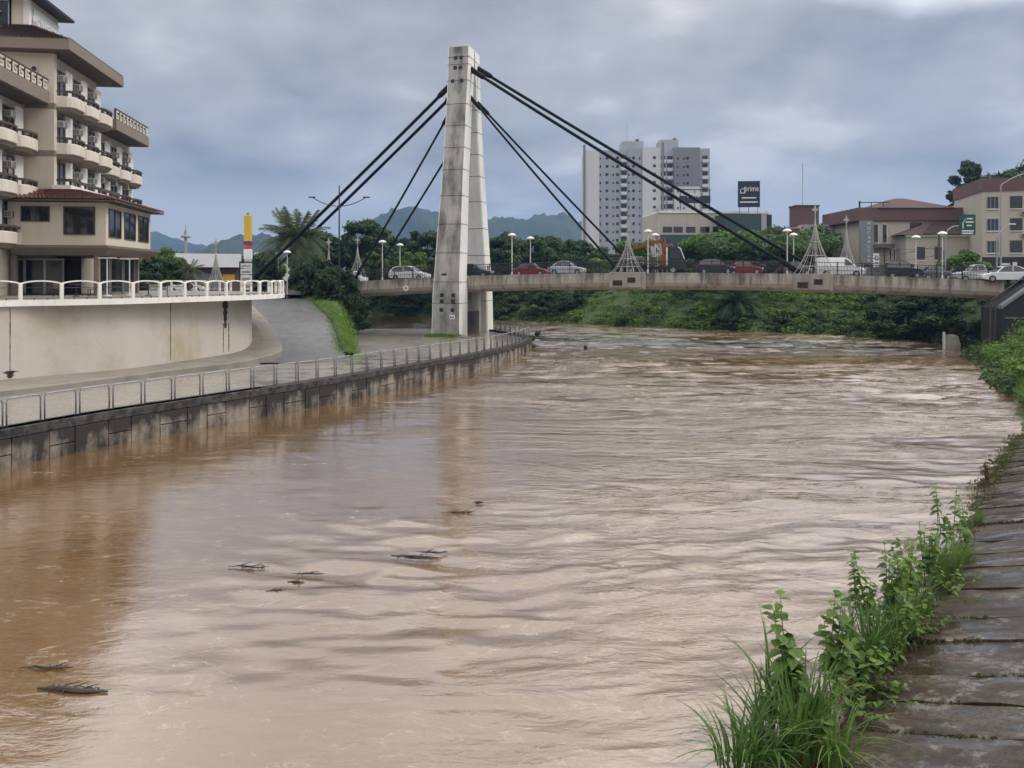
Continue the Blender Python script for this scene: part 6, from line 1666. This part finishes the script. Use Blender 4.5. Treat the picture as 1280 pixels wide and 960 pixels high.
for a, b in zip(catmull(E_R, 8), catmull(E_W, 8)):
    for k in range(3): q = a.lerp(b, (k + .5) / 4); vp.append(tuple(q))
turf('verge_grass', vp, 16000, .09, 'short bright grass on the verge', 3)
lp = []
b0 = bp(0, -6.4, .9)
for k in range(60):
    q = b0 + D * random.uniform(-1.6, 1.4) + N * random.uniform(-.9, .4); lp.append((q.x, q.y, .86))
turf('pylon_grass', lp, 2200, .22, 'grass patch at the foot of the pylon', 4)
m = MB().loft([[(-1.8, -1.1, 0), (1.6, -1.1, 0), (1.8, .6, 0), (-1.8, .6, 0)], [(-1.3, -.7, .30), (1.2, -.7, .30), (1.4, .5, .34), (-1.3, .5, .34)]])
tag(m.obj('grass_mound', M['grass_ground'], None, loc=(b0.x, b0.y, .66), rz=-BA), 'low grassy mound at the pylon foot', None, None, 'structure')
# broken kerb stones at the foot of the ramp
t = thing('kerb_rubble', 'broken pale kerb stones at the foot of the ramp', 'kerb stone', (*PZ(428, 438, 1.0)[:2], .8))
a = MB().bbox(-.6, .6, -.15, .15, 0, .3, .04).obj('stone', M['pylon_pale'], t, loc=(.1, 0, .1), rz=.3); b = MB().bbox(-.7, .5, -.12, .12, 0, .26, .04).obj('stone', M['pylon_pale'], t, loc=(-.5, .25, .22), rz=1.0); b.rotation_euler[0] = .5
# the walkway kerb that runs from the pylon foot under the flood water
kb = [bp(.3, -6.3, .84), bp(2.2, -7.6, .84), bp(3.6, -8.6, .84)]
tag(MB().loft([[(p.x - .12, p.y - .1, .5), (p.x + .12, p.y + .1, .5), (p.x + .12, p.y + .1, .97), (p.x - .12, p.y - .1, .97)] for p in kb]).obj('kerb', M['pavement']), 'low kerb from the pylon foot towards the railing', None, None, 'structure')

# ------------------------------------------------------------------ hills
def hill(name, Y, prof, depth, seed, lab, amp=14):
    us = np.linspace(prof[0][0], prof[-1][0], 150); vs = np.interp(us, [p[0] for p in prof], [p[1] for p in prof]); vs = np.convolve(np.pad(vs, 4, 'edge'), np.ones(9) / 9, 'valid') + 2.2 * fbm2(us * .05, us * 0 + seed, 3, seed + 40) * np.clip((350 - vs) / 30, 0, 1)
    rows = []
    for j in range(26):
        f = j / 25; s = math.sin(pi * min(1, f * 1.0 + .0)) if f < .5 else 1 - (f - .5) * .6
        y = Y + depth * (f - .5)
        x = (us - 640) / 1000 * Y
        top = (350 - vs) / 1000 * Y
        z = 6 + top * s + fbm2(x * .012, np.full_like(x, y) * .012, 4, seed) * amp * .5 * s + fbm2(x * .09, np.full_like(x, y) * .09, 3, seed + 3) * 5.0 * s
        if j == 0: z = np.full_like(x, 3.0)
        rows.append(np.stack([x, np.full_like(x, y), z], -1))
    co = np.array(rows)
    tag(link(name, numesh(name, co.reshape(-1, 3), grid_faces(26, 150), M['hill'])), lab, None, None, 'structure')
hill('hill', 1500, [(380, 340), (430, 306), (465, 276), (500, 265), (530, 261), (565, 266), (605, 274), (640, 275), (690, 271), (730, 281), (770, 308), (800, 330), (860, 352)], 600, 1, 'forested hill behind the pylon')
hill('hill', 1150, [(230, 345), (260, 318), (290, 304), (315, 294), (335, 294), (365, 300), (400, 304), (440, 318), (480, 330), (540, 350)], 500, 2, 'forested hill behind the totem and palm')
hill('hill', 2000, [(60, 330), (120, 300), (190, 291), (215, 298), (240, 308), (300, 312), (360, 318), (420, 330), (500, 350)], 600, 3, 'pale far hill behind the hotel')
hill('hill', 700, [(150, 345), (200, 322), (250, 316), (290, 322), (330, 332), (380, 350)], 200, 4, 'low wooded rise behind the flat roofed building', 6)
hill('hill', 330, [(1130, 350), (1180, 318), (1215, 290), (1260, 270), (1330, 255), (1420, 240), (1600, 250), (1900, 340)], 150, 5, 'wooded hill behind the apartment house', 5)
hill('hill', 1700, [(720, 350), (800, 320), (870, 322), (960, 315), (1040, 322), (1120, 330), (1200, 352)], 500, 6, 'far low hills behind the city')

# ------------------------------------------------------------------ concrete slope in the foreground
def slope():
    A = Vector((4.26, 10.55, 0)); Bv = Vector((20.82, 32.88, 0)); d = (Bv - A).normalized(); n = Vector((d.y, -d.x, 0))
    rz = math.atan2(d.y, d.x)
    t = NT('wet_stained_slab')
    P = t.tc.outputs['Object']; off = t.n('ShaderNodeVectorMath', operation='ADD'); mu = t.math('MULTIPLY', t.rnd(), 40.0)
    cx = t.n('ShaderNodeCombineXYZ'); t.put(mu, cx.inputs[0]); t.put(mu, cx.inputs[1]); t.put(P, off.inputs[0]); t.put(cx.outputs[0], off.inputs[1]); V = off.outputs[0]
    a = t.noise(.55, 5, .6, coord=V, sc=(1.5, .5, 1)); b = t.noise(2.6, 5, .65, coord=V, off=(4, 4, 0)); c = t.noise(16, 4, .7, coord=V)
    f = t.math('ADD', t.math('MULTIPLY', a, .75), t.math('MULTIPLY', b, .25))
    col = t.mix(t.ramp(f, [(.40, 0), (.50, .35), (.58, 1)]), (.033, .019, .010), (.105, .080, .058))
    col = t.mix(t.math('MULTIPLY', t.ramp(b, [(.57, 0), (.64, 1)]), .65), col, (.20, .19, .175))
    col = t.mix(t.math('MULTIPLY', t.ramp(t.noise(1.5, 4, .6, coord=V, off=(9, 1, 0)), [(.56, 0), (.68, 1)]), .6), col, (.04, .045, .016))
    col = t.mix(t.ramp(c, [(.45, 0), (.62, .75)]), col, (.022, .017, .013))
    col = t.mix(t.ramp(t.noise(40, 2, .6, coord=V), [(.64, 0), (.72, .5)]), col, (.17, .16, .15))
    ro = t.ramp(t.noise(.9, 4, .6, coord=V, sc=(1.8, .5, 1), off=(2, 8, 0)), [(.44, .07), (.54, .35), (.66, .7)])
    wet = t.ramp(t.noise(.9, 4, .6, coord=V, sc=(1.8, .5, 1), off=(2, 8, 0)), [(.38, .9), (.47, 0.0)])
    sm = t.set(col=col, rough=ro, spec=.22, coat=wet, crough=.06, cior=1.6, normal=t.bump(c, .3, .01, t.bump(b, .3, .02)))
    root = thing('concrete_slope', 'wet dark concrete bank revetment of overlapping slabs in the right foreground', 'revetment', A, rz)
    # local x along the bank, local -y up the slope (landward)
    rs = random.Random(9); L = (Bv - A).length; S = .27
    MB().loft([[(-14, 1.2, -.95), (-14, -12, 12 * S - .4), (-14, -12, 12 * S - 3), (-14, 1.2, -3)], [(L + 1, 1.2, -.95), (L + 1, -12, 12 * S - .4), (L + 1, -12, 12 * S - 3), (L + 1, 1.2, -3)]]).obj('bed', M['earth'], root)
    x = -12.0; joints = []
    while x < L:
        w = rs.choice([1.0, 1.08, 1.15, 1.5, 1.75])
        y0 = .75; cuts = [y0, -rs.uniform(3.6, 6.0), -11]
        for a_, b_ in zip(cuts, cuts[1:]):
            h = .16; ln = (a_ - b_) - .03; my = (a_ + b_) / 2
            nx, ny = 6, max(4, int(ln / .35)); vs = []; 
            m = MB()
            top = [[(-w / 2 + (w - .012) * i / nx + (rs.uniform(0, .03) * (1 if i == 0 else -1) if i in (0, nx) else 0), ln / 2 - ln * j / ny, h + rs.uniform(-.004, .004) - (rs.uniform(.01, .035) if i in (0, nx) and rs.random() < .22 else 0)) for i in range(nx + 1)] for j in range(ny + 1)]
            o = 0; vv = [p for r in top for p in r]; ff = [(j * (nx + 1) + i, j * (nx + 1) + i + 1, (j + 1) * (nx + 1) + i + 1, (j + 1) * (nx + 1) + i) for j in range(ny) for i in range(nx)]
            m.add(vv, ff)
            m.loft([[(-w / 2, ln / 2, 0), (w / 2 - .012, ln / 2, 0), (w / 2 - .012, -ln / 2, 0), (-w / 2, -ln / 2, 0)], [(-w / 2, ln / 2, h - .045), (w / 2 - .012, ln / 2, h - .045), (w / 2 - .012, -ln / 2, h - .045), (-w / 2, -ln / 2, h - .045)]], True)
            for j in range(ny):
                q = top[j][0], top[j + 1][0]; m.quad((q[0][0], q[0][1], h - .046), (q[1][0], q[1][1], h - .046), q[1], q[0])
                q = top[j][nx], top[j + 1][nx]; m.quad((q[0][0], q[0][1], h - .046), (q[1][0], q[1][1], h - .046), q[1], q[0])
            for i in range(nx): q = top[0][i], top[0][i + 1]; m.quad((q[0][0], q[0][1], h - .046), (q[1][0], q[1][1], h - .046), q[1], q[0])
            ob = m.obj('slab', sm, root, loc=(x + w / 2, my, -my * S - .14 + rs.uniform(-.02, .02)))
            ob.rotation_euler = (-math.atan(S) , R(rs.uniform(-.5, .5) + .7), R(rs.uniform(-.5, .5)))
        joints.append(x); x += w
    # moss and tufts in the joints and along the water edge
    mp, m2 = [], []
    rs2 = np.random.RandomState(3)
    x = -10.0
    while x < L:
        for y in np.arange(.60, -.3, -.10): mp.append((x + rs2.normal() * .25, y + rs2.normal() * .12, -y * S + .03))
        x += .09
    for jx in joints:
        for _ in range(rs2.randint(1, 5)):
            y0_ = .4 - abs(rs2.normal()) * 2.6; l_ = rs2.uniform(.2, 1.6)
            for q in range(int(l_ * 26)): y = y0_ - l_ * rs2.rand(); m2.append((jx + rs2.normal() * .025, y, -y * S + .02))
    Mx = Matrix.Translation(A) @ Matrix.Rotation(rz, 4, 'Z')
    def stuff(name, pts, n, h, mat, lab, w=.012, sp=.05):
        P_ = np.array([tuple(Mx @ Vector(p)) for p in pts]); k = rs2.randint(0, len(P_), n); c = P_[k] + rs2.normal(size=(n, 3)) * np.array([sp, sp, .01])
        a = rs2.rand(n) * 2 * pi; hh = h * rs2.uniform(.4, 1.5, n); dx, dy = np.cos(a) * w, np.sin(a) * w; lx, ly = rs2.normal(size=n) * h * .5, rs2.normal(size=n) * h * .5
        co = np.stack([np.stack([c[:, 0] - dx, c[:, 1] - dy, c[:, 2] - .02], 1), np.stack([c[:, 0] + dx, c[:, 1] + dy, c[:, 2] - .02], 1), np.stack([c[:, 0] + lx + dx * .3, c[:, 1] + ly + dy * .3, c[:, 2] + hh], 1), np.stack([c[:, 0] + lx - dx * .3, c[:, 1] + ly - dy * .3, c[:, 2] + hh], 1)], 1).reshape(-1, 3)
        tag(link(name, numesh(name, co, quads(n), M[mat], False)), lab, None, None, 'stuff')
    stuff('edge_moss', mp, 16000, .03, 'moss', 'mossy fringe along the water edge of the slabs', .018)
    stuff('joint_moss', m2, 14000, .022, 'moss', 'moss and short weeds in the slab joints', .014, .015)
    return Mx
SM = slope()
def on_slope(u, v):
    """foot of a plant on the slab edge seen at photo pixel (u, v)"""
    p = PZ(u, v, .05); return p
# plants in the joints along the water edge
def heart(L, w):
    """broad pointed leaf along +x with a folded midrib, droops to the tip"""
    xs = (0, .12, .35, .6, .82, 1.0); ws = (.0, .42, .5, .40, .2, 0.0); m = MB(); V = []
    for x, q in zip(xs, ws):
        z = -.28 * L * x * x
        V += [(x * L, -q * w, z + .12 * q * w), (x * L, 0, z), (x * L, q * w, z + .12 * q * w)]
    return m.add(V, [(3 * k + a, 3 * k + a + 1, 3 * k + a + 4, 3 * k + a + 3) for k in range(5) for a in (0, 1)]).mesh('leaf', M['weed'])
LEAF = heart(.21, .19); LEAFN = heart(.19, .12)
LEAFR = LEAFN.copy(); LEAFR.materials.clear(); LEAFR.materials.append(M['redweed'])
def weed(label, loc, H, n, leaf, s=1.0, stems=1, spread=.15, seed=0, start=.3):
    rs = random.Random(seed); t = thing('broadleaf_weed', label, 'plant', loc)
    for k in range(stems):
        a = rs.uniform(0, 6.28); r = spread * (.35 if k == 0 else rs.uniform(.6, 1.4)); h = H * (1 if k == 0 else rs.uniform(.5, .95)); bx, by = rs.uniform(-.06, .06), rs.uniform(-.06, .06)
        pts = [(r * math.cos(a) * f + bx * math.sin(f * 5), r * math.sin(a) * f + by * math.sin(f * 4), h * (f - .06 * f * f)) for f in (0, .35, .7, 1.0)]
        MB().tube(pts, [.012, .010, .008, .004], 5).obj('stem', M['weed'], t)
        for i in range(n):
            f = start + (1 - start) * (i + rs.uniform(-.3, .3)) / (n - 1); f = min(max(f, .05), 1)
            o = link('leaf', leaf, t, (r * math.cos(a) * f + bx * math.sin(f * 5), r * math.sin(a) * f + by * math.sin(f * 4), h * (f - .06 * f * f)))
            o.rotation_euler = (rs.uniform(-.3, .3), rs.uniform(-.15, .45) - .5 * (f > .93), i * 2.4 + rs.uniform(-1.0, 1.0))
            o.scale = (s * (1.2 - .55 * f) * rs.uniform(.65, 1.2),) * 3
def px_size(loc): return (Vector(loc) - Vector((0, 0, EYE))).length / 1000
PL = [(1062, 885, 38, 9, LEAFN, .75, 9, .7, 'low creeping weed right of the nearest grass clump'), (1092, 862, 36, 9, LEAFN, .75, 9, .7, 'low creeping weed on the slab below the second grass clump'), (1122, 832, 36, 9, LEAFN, .75, 9, .7, 'low creeping weed on the slab before the middle weeds'), (1152, 795, 34, 9, LEAFN, .75, 9, .7, 'low creeping weed on the slab beside the middle weeds'), (1182, 742, 32, 9, LEAFN, .75, 9, .4, 'low creeping weed on the slab before the far grass clump'), (1010, 930, 90, 14, LEAF, .8, 5, .5, 'small leaved bushy weed inside the nearest grass clump'), (985, 905, 155, 20, LEAF, 1.45, 5, .25, 'tall heart leaved weed rising left in the nearest grass clump'), (1040, 885, 140, 20, LEAF, 1.25, 4, .2, 'upright heart leaved weed right in the nearest grass clump'), (1075, 850, 60, 12, LEAF, 1.0, 8, .45, 'low spreading weed with pale leaves on the slab edge'), (950, 900, 60, 8, LEAF, .9, 3, .3, 'small heart leaved weed behind the arching grass'),
      (1078, 790, 100, 20, LEAFN, 1.25, 5, .25, 'narrow leaved weed left of the second grass clump'), (1112, 780, 95, 20, LEAFN, 1.2, 6, .3, 'bushy narrow leaved weed in the middle of the plant row'), (1140, 760, 85, 18, LEAFN, 1.2, 7, .4, 'narrow leaved weed beside the slab joint'), (1128, 800, 60, 16, LEAFN, 1.1, 8, .45, 'low narrow leaved weed before the middle plants'), (1158, 735, 80, 16, LEAFN, 1.2, 6, .4, 'narrow leaved weed under the third grass clump'), (1172, 690, 80, 15, LEAFN, 1.35, 2, .15, 'tall dark leaved weed left in the far grass clump'), (1192, 690, 82, 15, LEAFN, 1.35, 2, .15, 'tall dark leaved weed right in the far grass clump'), (1207, 680, 50, 12, LEAFN, 1.2, 3, .25, 'short weed at the right of the far grass clump'), (1235, 607, 36, 14, LEAFR, 1.5, 2, .12, 'small russet sapling alone by the water')]
for k, (u, v, hp, n, lf_, s, st, sp, lab) in enumerate(PL):
    p = on_slope(u, v); d = (p - Vector((0, 0, EYE))).length / 1000
    weed(lab, p, hp * d * .92, n, lf_, s * rr.uniform(.9, 1.05), st, sp, 30 + k)
rsb = np.random.RandomState(9)
BIG = [blade_mesh(rsb, 55, .7, 1.6, .5, .055, .45), blade_mesh(rsb, 75, .5, 1.2, .6, .04, 1.0, seg=8), blade_mesh(rsb, 80, .5, 1.0, .4, .022, .6), blade_mesh(rsb, 20, 1.1, 1.8, .22, .05, .75, seg=9)]
DRY = blade_mesh(rsb, 16, .4, 1.1, .35, .012, .5, 'dry')
for u, v, s, lab in ((1020, 930, 1.1, 'dry brown stalks in the nearest grass clump'), (960, 940, .9, 'dry brown stalks at the bottom left of the plants'), (1085, 835, .9, 'dry brown stalks in the second grass clump'), (1130, 795, .9, 'dry brown stalks among the middle weeds'), (1178, 722, .9, 'dry brown stalks in the far grass clump')):
    o = link('dry_stalks', DRY, None, on_slope(u, v), random.uniform(0, 6)); o.scale = (s,) * 3; tag(o, lab, 'dry grass')
GC = [(1000, 945, 0, 1.0, 'nearest grass clump with broad blades at the slab edge'), (960, 955, 1, 1.05, 'arching grass clump at the bottom edge of the picture'), (1040, 950, 1, .9, 'grass clump spilling over the nearest slab'), (925, 960, 1, .95, 'grass clump furthest left at the bottom edge'), (965, 900, 3, .95, 'few long arching blades hanging out over the water'), (1015, 915, 0, .85, 'upright grass behind the nearest clump'), (1075, 838, 0, .85, 'second grass clump along the slab edge'), (1092, 825, 0, .72, 'grass clump behind the second one'), (1062, 800, 3, .6, 'long thin blades over the water by the second clump'), (1118, 812, 2, .9, 'short grass among the middle weeds'), (1150, 770, 2, .95, 'short grass beside the middle weeds'), (1170, 720, 0, .75, 'third grass clump under the tall dark weeds'), (1190, 716, 2, 1.05, 'dense low grass under the far weeds'), (1168, 725, 3, .55, 'thin blades leaning left from the third clump'), (1130, 790, 2, 1.0, 'dense low grass in the middle of the plant row'), (1100, 800, 2, 1.0, 'dense low grass before the bushy weed'), (1205, 706, 2, .8, 'low grass right of the far weeds'), (1222, 655, 2, .5, 'small grass tuft on the edge beyond the far weeds')]
for u, v, k, s, lab in GC:
    p = on_slope(u, v); o = link('grass_clump', BIG[k], None, p, random.uniform(0, 6)); o.scale = (s,) * 3; tag(o, lab, 'grass clump')

# ------------------------------------------------------------------ debris adrift
def debris(u, v, w, label, seed, big=False):
    rs = random.Random(seed); p = PZ(u, v, .02); d = (p - Vector((0, 0, EYE))).length / 1000; L = w * d * .9
    t = thing('floating_branch', label, 'driftwood', (p.x, p.y, .0), 0)
    a = rs.uniform(-.15, .15)
    pts = [(-L / 2 + L * f, L * (a * (f - .5) + .02 * math.sin(f * 7) + rs.uniform(-.012, .012)), .01 + .02 * rs.random()) for f in [k / 7 for k in range(8)]]
    MB().tube(pts, [(.010 + .020 * math.sin(pi * k / 7) ** 2) * (1.5 if big else .7) for k in range(8)], 6).obj('branch', M['wet_wood'], t)
    for k in range(3):
        f = pts[2 + k]; s_ = rs.choice((-1, 1)); MB().tube([f, (f[0] + L * .12, f[1] + s_ * L * .07, f[2] + .02), (f[0] + L * .26, f[1] + s_ * L * .10, f[2] + rs.uniform(0, .07))], [.014, .010, .004], 5).obj('fork', M['wet_wood'], t)
    m = MB()
    for k in range(30 if big else 14):
        x = rs.uniform(-.35, .4) * L; y = rs.uniform(-.06, .25) * L * .45; q = rs.uniform(0, 6.28); l = L * rs.uniform(.05, .2)
        m.tube([(x, y, .0), (x + l * .5 * math.cos(q), y + l * .3 * math.sin(q), rs.uniform(.01, .05 if big else .025)), (x + l * math.cos(q), y + l * .6 * math.sin(q), rs.uniform(-.02, .05 if big else .02))], [.009, .008, .003], 4)
    tw = m.obj('twigs', M['wet_wood'], t); tw['kind'] = 'stuff'
debris(518, 696, 62, 'dark branch pile adrift in mid river', 1, True); debris(540, 690, 40, 'thin twigs trailing right of the branch pile in mid river', 11)
debris(573, 640, 46, 'loose twigs adrift above the branch pile', 2); debris(598, 628, 12, 'small dark lump of driftwood right of the loose twigs', 3, True)
debris(310, 708, 52, 'thin branch adrift left of the twig cluster', 4); debris(385, 717, 42, 'short stick adrift with a twig cluster below', 5); debris(370, 727, 22, 'twig cluster under the short stick', 12); debris(345, 738, 24, 'lowest small twig bunch near the short stick', 6)
debris(90, 862, 82, 'long dark branch adrift in the lower left water', 8, True); debris(58, 834, 60, 'curved twig line above the long dark branch', 9); debris(990, 492, 26, 'distant dark twigs adrift in the rough water', 10)

# ------------------------------------------------------------------ air
def haze():
    mb = MB().box(-3100, 3100, -600, 3200, -4.2, 300)
    m = bpy.data.materials.new('pale_haze'); m.use_nodes = True; n = m.node_tree; n.nodes.clear()
    v = n.nodes.new('ShaderNodeVolumePrincipled'); v.inputs['Color'].default_value = (.27, .52, .98, 1); v.inputs['Density'].default_value = HAZE; v.inputs['Anisotropy'].default_value = 0.2
    o = n.nodes.new('ShaderNodeOutputMaterial'); n.links.new(v.outputs[0], o.inputs['Volume'])
    tag(mb.obj('haze', m), None, None, None, 'stuff')
HAZE = 0.00023
haze()
